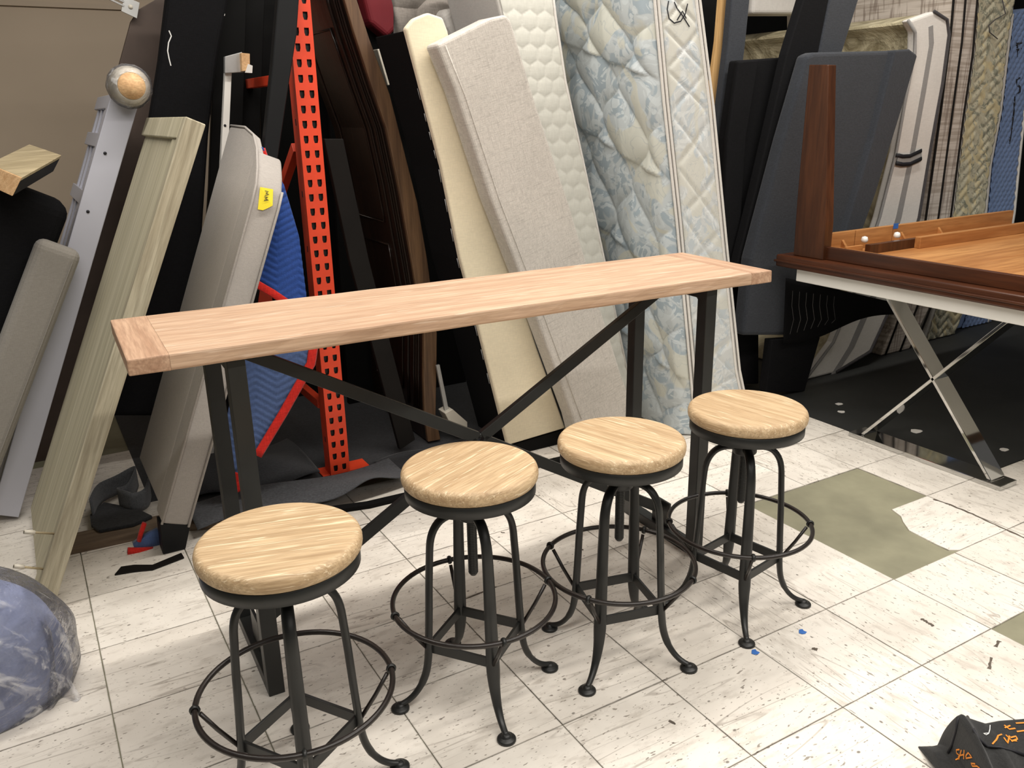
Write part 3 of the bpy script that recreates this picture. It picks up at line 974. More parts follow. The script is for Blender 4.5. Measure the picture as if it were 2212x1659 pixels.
blanket('upper_fold', [(561, 318), (560, 400), (558, 500), (552, 618)], [(566, 318), (612, 400), (645, 510), (668, 690)], 0.02, 'blue_blanket')
blanket('lower_fold', [(520, 660), (512, 800), (490, 900), (478, 1030), (498, 1050)], [(684, 660), (668, 785), (606, 895), (552, 988), (514, 1046)], 0.045, 'blue_blanket_back', 0.008)


def binding(name, pts, y0, w_=15, seg=8):
    path = []
    for a, b in zip(pts, pts[1:]):
        for i in range(seg):
            path.append(PY(a[0] + (b[0] - a[0]) * i / seg, a[1] + (b[1] - a[1]) * i / seg, y0))
    path.append(PY(*pts[-1], y0))
    return tube(name, path, (0.003, w_ / 2 * 0.0021), 'red_tape', mb, 8, flat=(0, 1, 0))


binding('red_binding', [(563, 322), (571, 345), (568, 372)], 0.005, 15)
binding('red_binding', [(552, 612), (590, 634), (640, 668)], 0.012, 13)
binding('red_binding', [(684, 700), (672, 785), (612, 892), (556, 985)], 0.035, 17)
binding('red_binding', [(515, 1022), (506, 1040), (516, 1062)], 0.03, 15)

# ================================================================== ORANGE PALLET RACK
rk = thing('pallet_rack_upright', 'bright orange perforated steel rack upright with diagonal braces', 'rack', (0.96, 0.2, 0))
X0, X1, Y0, Y1, ZB, ZTOP = 0.921, 1.0, 0.155, 0.225, 0.006, 2.25
# perforated front face: real keyhole slots
bm = bmesh.new()
pitch = 0.0508
xm = (X0 + X1) / 2
nrow = int((ZTOP - ZB) / pitch)
for r_ in range(nrow):
    for cx0, cx1 in ((X0, xm), (xm, X1)):
        z0, z1 = ZB + r_ * pitch, ZB + (r_ + 1) * pitch
        cx = (cx0 + cx1) / 2 + (0.002 if cx0 == X0 else -0.002); cz = (z0 + z1) / 2
        hole = [(-0.0085, 0.0135), (0.0085, 0.0135), (0.0085, -0.002), (0.0055, -0.0125), (-0.0055, -0.0125), (-0.0085, -0.002)]
        hv = [bm.verts.new((cx + a, Y0, cz + b)) for a, b in hole]
        hb = [bm.verts.new((cx + a, Y0 + 0.003, cz + b)) for a, b in hole]
        oc = [bm.verts.new((x, Y0, z)) for x, z in ((cx0, z1), (cx1, z1), (cx1, cz), (cx1, z0), (cx0, z0), (cx0, cz))]
        for i in range(6):
            j = (i + 1) % 6
            bm.faces.new((oc[i], oc[j], hv[j], hv[i]))
            bm.faces.new((hv[i], hv[j], hb[j], hb[i]))
bmesh.ops.remove_doubles(bm, verts=bm.verts[:], dist=1e-5)
bm_obj('perforated_face', bm, 'orange', rk)
box('side_flange', (X0, Y0 + 0.0005, ZB), (X0 + 0.003, Y1, ZTOP), 'orange', rk)
box('side_flange', (X1 - 0.003, Y0 + 0.0005, ZB), (X1, Y1, ZTOP), 'orange', rk)
box('slot_shade_plate', (X0 + 0.004, Y0 + 0.012, ZB), (X1 - 0.004, Y0 + 0.016, ZTOP), 'black_metal', rk)  # dark plate put in so the slots look shaded inside
box('base_plate', (X0 - 0.03, Y0 + 0.01, 0.0005), (X1 + 0.09, Y1 + 0.03, 0.006), 'orange', rk, 0.001)
for z_ in (0.14, 0.4, 0.9, 1.1, 1.35, 1.6):
    box('side_slot', (X0 - 0.0006, Y0 + 0.03, z_), (X0, Y0 + 0.038, z_ + 0.022), 'ink', rk)
xb = X0 + 0.02
bar('horizontal_brace', PX(636, 167, xb), PX(636, 167, xb) + Vector((0, 0.85, 0)), 0.03, 0.036, 'orange', rk, 0.002)
a = PX(640, 318, xb); b = PX(612, 400, xb)
bar('diagonal_brace', a, a + (b - a).normalized() * 1.15, 0.03, 0.036, 'orange', rk, 0.002)
a = PX(694, 872, xb); b = PX(640, 826, xb)
bar('diagonal_brace', a, a + (b - a).normalized() * 0.85, 0.03, 0.036, 'orange', rk, 0.002)
box('rear_post', (X0, 1.1, 0.006), (X1, 1.17, ZTOP), 'orange', rk, 0.002)

# ================================================================== PIECES RIGHT OF THE RACK
sb = thing('sleigh_headboard', 'curved espresso wood headboard on edge, just right of the orange upright', 'headboard', (1.35, 0.4, 0))
Lc = [(728, -60), (744, 0), (764, 68), (804, 189), (835, 277), (862, 405), (889, 560), (916, 723), (915, 819), (917, 891), (925, 955)]
Rc = [(755, -60), (771, 0), (798, 84), (842, 203), (872, 321), (902, 439), (923, 560), (944, 720), (943, 822), (941, 900), (952, 950)]
slab('edge', Lc + Rc[::-1], 0.25, 0.02, 'dark_wood_edge', sb, 0.003, 2, 0.001)
slab('panel', Lc + Rc[::-1], 0.27, 0.62, 'dark_wood', sb, 0.002, 1, 0.001)
for dy, r_ in ((0.05, 0.006), (0.075, 0.004), (0.10, 0.006), (0.16, 0.008)):
    tube('moulding', [PY(u, v, 0.27) + Vector((-0.002, dy, 0)) for u, v in Lc[:-1]], r_, 'dark_wood', sb, 6)
pb = [PY(u, v, 0.27) for u, v in Lc]
def lc_at(z):
    for q0, q1 in zip(pb, pb[1:]):
        if q1.z <= z <= q0.z:
            f = (q0.z - z) / max(1e-6, q0.z - q1.z); return q0.x + (q1.x - q0.x) * f
    return pb[-1].x
for z0, z1 in ((0.2, 0.85), (0.95, 1.7)):
    zs = [z0 + (z1 - z0) * i / 8 for i in range(9)]
    loop = [Vector((lc_at(z) - 0.003, 0.49, z)) for z in zs] + [Vector((lc_at(z) - 0.003, 0.80, z)) for z in zs[::-1]]
    tube('panel_moulding', loop, 0.005, 'dark_wood', sb, 6, True)

lb = slab('dark_leaning_board', [(700, 300), (742, 300), (797, 560), (897, 950), (864, 972), (755, 560)], 0.20, 0.025, 'dark_board', None, 0.002, 1, 0.001)
tag(lb, 'narrow dark board leaning beside the orange upright under the table', 'board')
wb = thing('bracket_strip', 'pale plastic block with thin metal strip standing under the table apex', 'bracket', (1.55, 0.25, 0))
slab('strip', [(943, 790), (950, 788), (970, 888), (962, 892)], 0.22, 0.012, 'steel', wb, 0.001)
slab('block', [(961, 893), (978, 884), (1010, 912), (1010, 930), (988, 940), (975, 920)], 0.2, 0.07, 'bone', wb, 0.003)

# --- cream headboard with black dust cover
ch = thing('cream_headboard', 'cream upholstered headboard with black stapled back, leaning left of the linen rail', 'headboard', (1.6, 0.1, 0))
cl = [(876, 61), (923, 239), (955, 362), (995, 560), (1035, 710), (1075, 870), (1098, 962)]
cr = [(1222, 925), (1160, 750), (1080, 500), (1010, 250), (968, 68), (957, 38), (925, 27), (893, 40)]
slab('cream_side', cl + cr, -0.06, 0.03, 'cream', ch, 0.008, 3)
bl = [(u - 2, v + 2) for u, v in cl] 
slab('dust_cover', [(874, 66), (923, 241), (955, 364), (995, 562), (1035, 712), (1075, 872), (1098, 962), (1212, 930), (1155, 760), (1075, 505), (1005, 255), (960, 75)], -0.03, 0.27, 'black_cloth', ch, 0.004, 2)
bb = pxY(((1098, 964), (1222, 927), (1236, 958), (1106, 992)), -0.055)
for q in bb[2:]: q.z = max(q.z, 0.001)
prism('base_bar', bb, (0, 0.18, 0), 'black_board', ch, 0.002)
bk = slab('bracket', [(1214, 892), (1231, 886), (1240, 916), (1224, 922)], -0.075, 0.012, 'black_metal', ch, 0.001)
tube('bracket_hole', [PY(1222, 901, -0.0755), PY(1222, 901, -0.078)], 0.007, 'bone', bk, 10)
for k in range(14):
    u, v = lerp_path(cl[:-1], 0.08 + 0.065 * k)
    u2, v2 = lerp_path(cl[:-1], 0.08 + 0.065 * k + 0.028)
    tube('staple', [PY(u, v, -0.03) + Vector((-0.0015, 0.028, 0)), PY(u2, v2, -0.03) + Vector((-0.0015, 0.03, 0))], 0.0014, 'thread', ch, 5)
ct = slab('pale_cleat', [(815, 106), (838, 104), (851, 180), (838, 185)], 0.49, 0.05, 'bone', None, 0.003)
tag(ct, 'small pale wooden cleat between dark headboard and black dust cover', 'cleat')

# --- linen rail
lr = thing('linen_rail', 'beige grey linen upholstered bed rail leaning against the cream headboard', 'bed rail', (2.0, -0.12, 0))
slab('padded_rail', [(943, 96), (985, 200), (1060, 430), (1160, 690), (1238, 905), (1252, 962), (1376, 925), (1357, 850), (1340, 800), (1290, 640), (1230, 440), (1160, 230), (1105, 45), (1094, 31), (1060, 38)], -0.165, 0.095, 'linen', lr, 0.012, 3, 0.001)
tube('welt', [PY(u, v, -0.166) for u, v in ((962, 98), (1004, 205), (1079, 432), (1178, 690), (1256, 905))], 0.0022, 'linen', lr, 6)

# --- white hexagon-quilted mattress
hm = thing('white_mattress', 'white hexagon-quilted mattress standing on end between linen rail and floral mattress', 'mattress', (2.1, 0.3, 0))
hl = [(1045, -120), (1090, 60), (1130, 220), (1190, 430), (1250, 640), (1310, 880)]
hr = [(1186, -120), (1203, 30), (1225, 175), (1268, 370), (1315, 590), (1372, 868)]
slab('body', hl + hr[::-1], 0.03, 0.4, 'ticking', hm, 0.015, 3, 0.001)


def hexd(x, y, s_):
    """distance to the border of a hexagon cell, 0 at the seam"""
    q = (x / s_, y / (s_ * 1.7320508))
    best = []
    for ox in (0, 0.5):
        cx = round(q[0] - ox) + ox; cy = round(q[1] - ox) + ox
        for k in (-1, 0, 1):
            for j in (-1, 0, 1):
                best.append(math.hypot(x - (cx + k) * s_, y - (cy + j) * s_ * 1.7320508))
    best.sort()
    return (best[1] - best[0]) / s_


hlw = wpath(hl, 0.03); hrw = wpath(hr, 0.03)


def hexfn(u, v):
    q = wq(hlw, hrw, 0.03 + 0.90 * u, v, 0.029)
    q.y -= 0.0042 * min(1, 1.6 * hexd(q.x, q.z, 0.068)) ** 0.5
    return q


sheet('quilted_panel', hexfn, 56, 300, 'quilt_white', hm, 0.002)
tube('edge_tape', [PY(u - 4, v, 0.028) for u, v in hr], 0.006, 'ticking', hm, 6)

# --- floral blue mattress
fm = thing('floral_mattress', 'pale blue floral quilted mattress standing on end behind the bar table', 'mattress', (2.5, 0.0, 0))
fc = [(1392, -150), (1410, 0), (1430, 220), (1458, 480), (1482, 740), (1500, 948)]
fr = [(1492, -150), (1516, 0), (1545, 230), (1573, 520), (1602, 800), (1628, 925)]
FY = -0.30
slab('body', [(u + 6, v) for u, v in fc] + [(u - 3, v) for u, v in fr[::-1]], FY + 0.005, 0.6, 'ticking', fm, 0.02, 3, 0.004)
fcw = wpath(fc, FY); frw = wpath(fr, FY)


def fc_at(t):
    return Vector(lerp_path(fcw, t))


def ogee(a, b):
    """puffed flame-shaped quilting cells"""
    k = b / 0.36
    row = math.floor(k)
    best = 0
    w_ = 0.13 * math.sin(2 * math.pi * (b / 0.36))
    c1 = (a + 0.0 - w_ * 0.5) / 0.26
    f1 = abs((c1 % 1) - 0.5) * 2          # 1 at the wavy seams
    c2 = (a + 0.13 + w_ * 0.5) / 0.26
    f2 = abs((c2 % 1) - 0.5) * 2
    e = min(1 - f1, 1 - f2)
    tilt = (k % 1)
    return (max(0, e) ** 0.45) * (0.6 + 0.7 * tilt)


def ffn(u, v):
    base = fc_at(v)
    y_ = FY + 0.004 + u * 0.62
    roll = 0.028 * (1 - math.exp(-u * 16))
    h_ = 0.030 * ogee(u * 0.62 + 0.12 * math.sin(v * 3), v * 2.05 + u * 0.22)
    return Vector((base.x + 0.008 - roll - h_ * min(1, u * 14 + 0.1), y_, base.z))


sheet('quilted_face', ffn, 110, 330, 'floral', fm, 0.003)


def bfn(u, v):
    k1 = abs(((v * 12 + u) % 1) - 0.5); k2 = abs(((v * 12 - u) % 1) - 0.5)
    h_ = 0.005 * (min(1, min(0.5 - k1, 0.5 - k2) * 9)) ** 0.6 * math.sin(math.pi * u) ** 0.3
    return wq(fcw, frw, 0.14 + 0.74 * u, v, FY - h_)


bd = sheet('border_panel', bfn, 30, 280, 'floral_faint', fm, 0.002)
for off, src in ((4, fc), (12, fc), (-4, fr), (-12, fr)):
    pth = []
    for i in range(41):
        u, v = lerp_path(src, i / 40)
        q = PY(u + off, v, FY - 0.004); q.z = max(q.z, 0.008)
        pth.append(q)
    tube('edge_tape', pth, (0.007, 0.004), 'ticking', fm, 6)
ink('marker_scribble', fm, [bd], [[(1444, 2), (1441, 20), (1445, 40), (1456, 50), (1470, 46), (1480, 30), (1485, 8)], [(1456, 4), (1462, 18), (1474, 34), (1489, 58)], [(1462, 44), (1474, 24), (1482, 40)]], 0.005)

# --- pine slat and dark panel in the gap
ps = slab('pine_slat', [(1562, -80), (1584, -80), (1578, 0), (1560, 130), (1546, 225), (1530, 330), (1516, 330), (1533, 200), (1548, 90)], 0.18, 0.02, 'pine', None, 0.001)
tag(ps, 'knotty pine slat leaning just right of the floral mattress', 'slat')
dp = slab('dark_side_panel', [(1588, -80), (1628, -80), (1610, 100), (1585, 300), (1572, 560), (1565, 760), (1545, 800), (1540, 560), (1548, 290), (1572, 100)], 0.12, 0.04, 'charcoal', None, 0.006)
tag(dp, 'narrow charcoal padded panel leaning beside the pine slat', 'panel')
gp = slab('black_board', [(1515, -80), (1600, -80), (1592, 500), (1640, 830), (1560, 850), (1520, 300)], 0.32, 0.04, 'black_board', None, 0.002)  # black board stands in for the shade in this gap
tag(gp, 'black board added as shade behind the pine slat', 'board')

# ================================================================== CHARCOAL HEADBOARDS, RIGHT
oh = thing('charcoal_headboard', 'charcoal wing headboard leaning behind the upside-down brown table', 'headboard', (3.2, -0.15, 0))
slab('centre_panel', [(1745, 119), (1760, 113), (1932, 109), (1884, 300), (1806, 560), (1765, 725), (1604, 725), (1622, 560), (1692, 300)], -0.13, 0.07, 'charcoal', oh, 0.018, 3)
slab('side_wing', [(1934, 108), (1966, 106), (1983, 119), (1950, 232), (1892, 420), (1812, 640), (1786, 725), (1768, 725), (1808, 560), (1886, 300)], -0.165, 0.10, 'charcoal', oh, 0.010, 3)
lp = slab('support_leg', [(1668, 735), (1772, 728), (1738, 850), (1655, 850)], -0.14, 0.05, 'black_uph', oh, 0.004, 2, 0.001)


def cfn(u, v):
    U = 1698 + 262 * u - 6 * v; V0 = 600 + 60 * u; V1 = 742 - 70 * u + 8 * math.sin(u * 7)
    return PY(U, V0 + (V1 - V0) * v, -0.18 + 0.008 * math.sin(u * 14))


dc = sheet('dust_cover', cfn, 40, 12, 'black_cloth', oh, 0.002)
bm = bmesh.new()
ribbon_px(bm, bvh_of([dc]), [[(1712 + 15 * k, 628 + 2 * k), (1710 + 15 * k, 660), (1714 + 15 * k, 690), (1706 + 15 * k, 722 - 4 * k)] for k in range(7)], 0.0014)
bm_obj('stitching', bm, 'ticking_grey', dc)

ah = thing('black_wing_headboard', 'black upholstered headboard left of and behind the charcoal headboard', 'headboard', (3.0, 0.0, 0))
slab('padding', [(1598, 130), (1735, 121), (1736, 130), (1690, 300), (1640, 560), (1640, 830), (1562, 830), (1562, 560), (1574, 300)], 0.03, 0.07, 'black_uph', ah, 0.012, 3, 0.001)
slab('wing', [(1596, 132), (1640, 128), (1612, 300), (1596, 560), (1590, 820), (1560, 826), (1560, 560), (1572, 300)], 0.004, 0.026, 'black_uph', ah, 0.008, 2, 0.001)
uh = thing('tall_black_headboard', 'tall black headboard with charcoal edge rising above the charcoal headboard', 'headboard', (3.4, -0.05, 0))
slab('panel', [(1762, -90), (1815, -90), (1790, 0), (1768, 110), (1690, 420), (1640, 620), (1580, 620), (1630, 420), (1700, 118), (1736, 0)], -0.055, 0.05, 'black_uph', uh, 0.006, 2)
slab('edge_strip', [(1817, -90), (1884, -90), (1855, 0), (1820, 112), (1745, 420), (1700, 620), (1646, 620), (1696, 420), (1770, 110), (1792, 0)], -0.058, 0.055, 'charcoal', uh, 0.008, 2)

# ================================================================== MATTRESSES, FAR RIGHT
mt = thing('striped_mattress', 'white bordered mattress with grey stripe and olive satin top leaning far right', 'mattress', (4.0, 0.3, 0))
ML = [(1962, 44), (1977, 70), (1976, 115), (1955, 220), (1936, 330), (1900, 470), (1850, 620), (1800, 740), (1736, 862)]
MR = [(2018, 24), (2046, 42), (2050, 75), (2036, 180), (2012, 310), (1985, 470), (1935, 640), (1880, 760), (1800, 862)]
slab('border', ML + MR[::-1], -0.02, 0.05, 'ticking', mt, 0.015, 3, 0.001)
slab('satin_top', [(u + 4, v + 3) for u, v in ML] + [(u - 8, v + 3) for u, v in MR[::-1]], 0.03, 1.3, 'satin', mt, 0.03, 3, 0.003)
SL = [(a[0] + (b[0] - a[0]) * 0.42, a[1] + (b[1] - a[1]) * 0.42) for a, b in zip(ML, MR)][1:]
SR = [(a[0] + (b[0] - a[0]) * 0.56, a[1] + (b[1] - a[1]) * 0.56) for a, b in zip(ML, MR)][1:]
slab('grey_stripe', SL + SR[::-1], -0.0215, 0.003, 'ticking_grey', mt)
for src in (ML, MR):
    pth = [PY(u, v, -0.023) for u, v in src]
    for q in pth: q.z = max(q.z, 0.008)
    tube('piping', pth, 0.008, 'dark_pipe' if src is MR else 'ticking_grey', mt, 6)
hd = tube('handle', [PY(u, v, -0.03) for u, v in ((1938, 344), (1950, 347), (1966, 346), (1990, 335))], (0.003, 0.032), 'ticking_grey', mt, 8, flat=(0, 1, 0))
for dv in (-9, 8):
    tube('handle_band', [PY(u, v + dv, -0.033) for u, v in ((1936, 344), (1950, 347), (1966, 346), (1991, 334))], (0.003, 0.011), 'ink', hd, 6, flat=(0, 1, 0))

bs = thing('plaid_box_spring', 'taupe plaid box spring standing right of the striped mattress', 'box spring', (4.6, 0.3, 0))
PL = [(2064, -60), (2060, 0), (2054, 68), (2033, 236), (2000, 473), (1960, 640), (1900, 800)]
PR = [(2118, -60), (2111, 0), (2101, 118), (2081, 253), (2054, 466), (2020, 640), (1960, 790)]
slab('body', PL + PR[::-1], 0.06, 0.75, 'plaid', bs, 0.008, 2, 0.001)
for src in (PL, PR, [((a[0] + b[0]) / 2, (a[1] + b[1]) / 2) for a, b in zip(PL, PR)]):
    tube('piping', [PY(u, max(v, -60), 0.057) for u, v in src], 0.006, 'dark_board', bs, 6)
fb = thing('beige_floral_mattress', 'beige floral quilted mattress between plaid box spring and blue mattress', 'mattress', (5.0, 0.3, 0))
GL = [(2122, -60), (2113, 0), (2104, 118), (2084, 253), (2058, 466), (2030, 640), (1985, 780)]
GR = [(2196, -60), (2189, 0), (2175, 84), (2158, 236), (2136, 354), (2125, 460), (2090, 640), (2040, 775)]
slab('body', GL + GR[::-1], 0.12, 0.7, 'ticking', fb, 0.01, 2, 0.001)


GLw = wpath(GL, 0.118); GRw = wpath(GR, 0.118)


def gfn(u, v):
    q = wq(GLw, GRw, u, v, 0.118)
    k1 = ((q.z / 0.062 + abs(((q.x / 0.075) % 2) - 1)) % 1)
    q.y -= 0.010 * max(0.0, math.sin(math.pi * k1)) ** 0.6
    return q


sheet('quilted_face', gfn, 36, 260, 'floral_beige', fb, 0.002)
tube('edge_thread', [PY(u, v, 0.09) for u, v in ((2165, 0), (2172, 30), (2150, 42), (2136, 55), (2138, 70), (2155, 84))], 0.003, 'dark_pipe', fb, 6)
bm_t = thing('blue_mattress', 'blue diamond-quilted mattress with marker lettering at the right edge', 'mattress', (5.3, 0.3, 0))
HL = [(2186, 30), (2178, 90), (2160, 240), (2138, 356), (2128, 460), (2095, 640), (2050, 770)]
HR = [(2226, 16), (2224, 90), (2212, 240), (2200, 356), (2190, 460), (2160, 640), (2120, 770)]
slab('body', HL + HR[::-1], 0.18, 0.7, 'blue_mattress', bm_t, 0.015, 3, 0.001)


HLw = wpath(HL, 0.179); HRw = wpath(HR, 0.179)


def bqf(u, v):
    q = wq(HLw, HRw, 0.06 + 0.86 * u, v, 0.179)
    k1 = (q.x / 0.045 + q.z / 0.06) % 1; k2 = (q.x / 0.045 - q.z / 0.06) % 1
    q.y -= 0.012 * max(0.0, math.sin(math.pi * k1) * math.sin(math.pi * k2)) ** 0.4
    return q


bq = sheet('quilted_face', bqf, 30, 260, 'blue_mattress', bm_t, 0.002)
for src in (HL, HR):
    pth = [PY(u, v, 0.175) for u, v in src]
    for q in pth: q.z = max(q.z, 0.008)
    tube('edge_tape', pth, 0.011, 'ticking', bm_t, 6)
ink('marker_letters', bm_t, [bq], [[(2196, 92), (2198, 122)], [(2196, 95), (2208, 92)], [(2197, 108), (2206, 106)], [(2204, 168), (2196, 172), (2196, 182), (2203, 188), (2203, 198), (2195, 204)], [(2192, 205), (2190, 240), (2184, 290), (2180, 310)]], 0.012)

# tufted cushion tops and maroon bolster seen over the headboards
tf = thing('tufted_cushion', 'grey velvet tufted cushion lying on top behind the cream headboard', 'cushion', PY(950, 60, 0.5))


def tfn(u, v):
    U = 850 + 260 * u; V = -40 + 120 * v
    k = abs(math.sin(u * 11 + v * 2)) * 0.04 + abs(math.sin(v * 6 + u * 3)) * 0.03
    return PY(U, V, 0.66 - k)


sheet('tufted_front', tfn, 50, 24, 'grey_velvet', tf, 0.05)
pw = slab('striped_pillow', [(955, 28), (968, 18), (1035, 8), (1062, 22), (1075, 60), (1060, 92), (985, 96), (965, 60)], 0.46, 0.12, 'ticking', None, 0.03, 4)
tag(pw, 'white pillow with grey stripe wedged above the cream headboard', 'pillow')
mr = slab('maroon_bolster', [(770, -70), (930, -70), (880, 40), (838, 82), (800, 50)], 0.84, 0.1, 'maroon', None, 0.02)
tag(mr, 'dark red bolster at the top behind the espresso headboard', 'bolster')
wm = slab('white_pillow_top', [(1625, 30), (1630, -50), (2058, -50), (2056, 30), (2020, 20), (1900, 30)], 0.9, 0.15, 'ticking', None, 0.02)
tag(wm, 'white pillow-top mattress peeking above the olive satin mattress', 'mattress')
dk = slab('end_shade_panel', [(2205, -60), (2300, -60), (2300, 800), (2140, 800), (2205, 300)], 0.5, 0.05, 'black_board', None, 0.003, 1, 0.001)  # added black panel in place of the shade beyond the mattresses
tag(dk, 'black board added as shade at the far right edge behind the blue mattress', 'board')
dk2 = slab('back_shade_panel', [(1500, -80), (1700, -80), (1700, 700), (1500, 700)], 1.5, 0.04, 'black_board', None, 0.003, 1, 0.001)  # added black panel, gives the deep gap its shade
tag(dk2, 'black board added as shade deep in the gap behind the pine slat', 'board')

# ================================================================== CHROME X TABLE WITH UPSIDE-DOWN TABLE ON IT
XT = 3.0
xt = thing('chrome_x_table', 'white dining table on polished chrome X legs at right', 'table', (3.4, -0.85, 0))
box('white_top', (XT, -1.62, 0.632), (XT + 1.6, -0.30, 0.69), 'white_paint', xt, 0.004)
box('base_rail', (XT + 0.0, -1.34, 0.0005), (XT + 0.11, -0.665, 0.02), 'chrome', xt, 0.002)
for sgn in (-1, 1):
    ya, yb = (-1.29, -0.76) if sgn > 0 else (-0.72, -1.25)
    off = 0.02 if sgn > 0 else 0.035
    M = Matrix.Identity(4)
    bar('x_leg', (XT + 0.06, ya, 0.02), (XT + 0.06, yb, 0.632), 0.09, 0.014, 'chrome', xt, 0.002, up=(0, 1, 0.3) if sgn > 0 else (0, -1, 0.3))
fl = thing('upside_down_table', 'brown wooden dining table lying upside down on the white table top', 'table', (3.5, -0.8, 0.69))
box('tabletop', (XT - 0.035, -1.75, 0.691), (XT + 1.7, -0.205, 0.745), 'brown_y', fl, 0.008, seg=3)
box('edge_bead', (XT - 0.042, -1.75, 0.712), (XT - 0.03, -0.2, 0.722), 'brown_y', fl, 0.003)
box('underside', (XT + 0.06, -1.7, 0.7455), (XT + 1.6, -0.32, 0.748), 'honey', fl)
box('end_apron', (XT + 0.02, -1.7, 0.746), (XT + 0.045, -0.405, 0.80), 'brown_y', fl, 0.002)
box('end_apron_liner', (XT + 0.0455, -1.7, 0.7485), (XT + 0.05, -0.405, 0.80), 'honey', fl)
for x0, x1 in ((0.10, 0.33), (0.335, 0.60), (0.605, 1.6)):
    box('side_apron', (XT + x0, -0.335, 0.7485), (XT + x1, -0.31, 0.835), 'honey', fl, 0.001)
box('extension_slide', (XT + 0.27, -0.47, 0.7485), (XT + 0.62, -0.44, 0.79), 'brown', fl, 0.002)
box('slide_runner', (XT + 0.16, -0.43, 0.7485), (XT + 0.27, -0.415, 0.785), 'honey', fl, 0.001)
box('extension_slide', (XT + 0.58, -0.50, 0.7485), (XT + 1.5, -0.47, 0.80), 'honey', fl, 0.002)
for x_ in (0.12, 0.24, 0.66, 0.95):
    bm = bmesh.new(); bm_prism(bm, [Vector((XT + x_, -0.336, 0.7485)), Vector((XT + x_, -0.336, 0.80)), Vector((XT + x_, -0.38, 0.7485))], (0.014, 0, 0))
    bm_obj('corner_block', bm, 'honey', fl)
for x_ in (0.315, 0.545):
    lathe('white_clip', [(0, 0.028), (0.012, 0.024), (0.016, 0.01), (0.012, 0), (0, 0)], 'white_paint', fl, 14, (XT + x_, -0.40, 0.79))
box('tape_scrap', (XT + 0.60, -0.338, 0.82), (XT + 0.635, -0.336, 0.845), 'tape_blue', fl)
# tapered leg pointing up
lg = [PX(u, v, XT + 0.0) for u, v in ((1714, 548), (1778, 548), (1784, 480), (1789, 140), (1748, 140), (1722, 430))]
for q in lg[:2]: q.z = 0.7455
prism('leg', lg, (0.05, 0, 0), 'brown', fl, 0.003)
scr = ink('paint_drip', fl, [fl.children[-1]], [[(1786, 141), (1786, 156), (1784, 172)], [(1750, 142), (1770, 140), (1808, 141)]], 0.004, 'thread')
wl = box('white_board', (XT + 0.22, -1.46, 0.001), (XT + 0.26, -1.36, 0.55), 'white_paint', None, 0.003)
tag(wl, 'white board standing under the chrome table at right edge', 'board')

# ================================================================== FLOOR THINGS
fmat = box('floor_mat', (3.05, -1.215, -0.0038), (6.2, 1.5, 0.0), 'mat_black')
tag(fmat, 'black rubber floor mat under the chrome table', 'mat')
for k, (u, v, w_) in enumerate(((1812, 873, 0.05), (1817, 890, 0.05), (1980, 932, 0.07), (2170, 972, 0.05))):
    q = PZ(u, v)
    bm = bmesh.new()
    bm_prism(bm, [Vector((q.x + w_ * 0.5 * math.cos(a_) * random.uniform(0.6, 1), q.y + w_ * 0.4 * math.sin(a_) * random.uniform(0.6, 1), 0.0005)) for a_ in [i * math.pi / 4 for i in range(8)]], (0, 0, 0.0012))
    o = bm_obj('paper_scrap', bm, 'ticking')
    tag(o, ['pale torn scrap on the black mat, farthest back', 'pale torn scrap on the mat just in front of the farthest one', 'pale torn scrap on the mat behind the chrome leg', 'pale torn scrap on the mat near the right edge'][k], 'scrap', 'pale scraps on the black mat')


def felt(name, x0, x1, y0, y1, z0, wav, curl, mat, label, n=46):
    def fn(u, v):
        x = x0 + (x1 - x0) * u; y = y0 + (y1 - y0) * v + 0.03 * math.sin(u * 6.5)
        z = z0 + wav * (1 + math.sin(u * 9 + v * 4)) * 0.5 * (0.4 + 0.6 * (1 - v)) + curl(u, v)
        return Vector((x, y, z))
    o = sheet(name, fn, n, 30, mat, None, 0.004)
    tag(o, label, 'felt pad')
    return o


felt('felt_pad', 0.36, 1.16, -0.10, 0.125, 0.032, 0.012, lambda u, v: 0.045 * math.exp(-((u - 0.78) / 0.12) ** 2) * (1 - v) ** 1.5, 'felt', 'grey felt pad with a raised wavy edge at the foot of the orange upright')
felt('felt_pad', 1.12, 1.60, 0.02, 0.19, 0.004, 0.008, lambda u, v: 0, 'felt_dark', 'dark felt pad right of the orange upright base plate')
felt('felt_pad', 0.34, 0.88, 0.16, 0.62, 0.006, 0.03, lambda u, v: 0.03 * math.sin(math.pi * v), 'felt_dark', 'dark crumpled felt pad behind the orange upright, left side')

# rolled felt strip near the oak bed end
path = [PZ(u, v, 0.03) for u, v in ((200, 1120), (222, 1085), (262, 1060), (300, 1048), (286, 1080), (262, 1095), (290, 1105), (318, 1092), (326, 1072))]
pp = []
for i in range(len(path) - 1):
    for k in range(5):
        p0 = path[max(i - 1, 0)]; p1 = path[i]; p2 = path[i + 1]; p3 = path[min(i + 2, len(path) - 1)]; t_ = k / 5
        pp.append(0.5 * ((2 * p1) + (p2 - p0) * t_ + (2 * p0 - 5 * p1 + 4 * p2 - p3) * t_ * t_ + (3 * p1 - p0 - 3 * p2 + p3) * t_ ** 3))


def rfn(u, v):
    q = pp[min(int(u * (len(pp) - 1)), len(pp) - 1)]
    return Vector((q.x, q.y, 0.03 + 0.075 * v + 0.006 * math.sin(u * 20)))


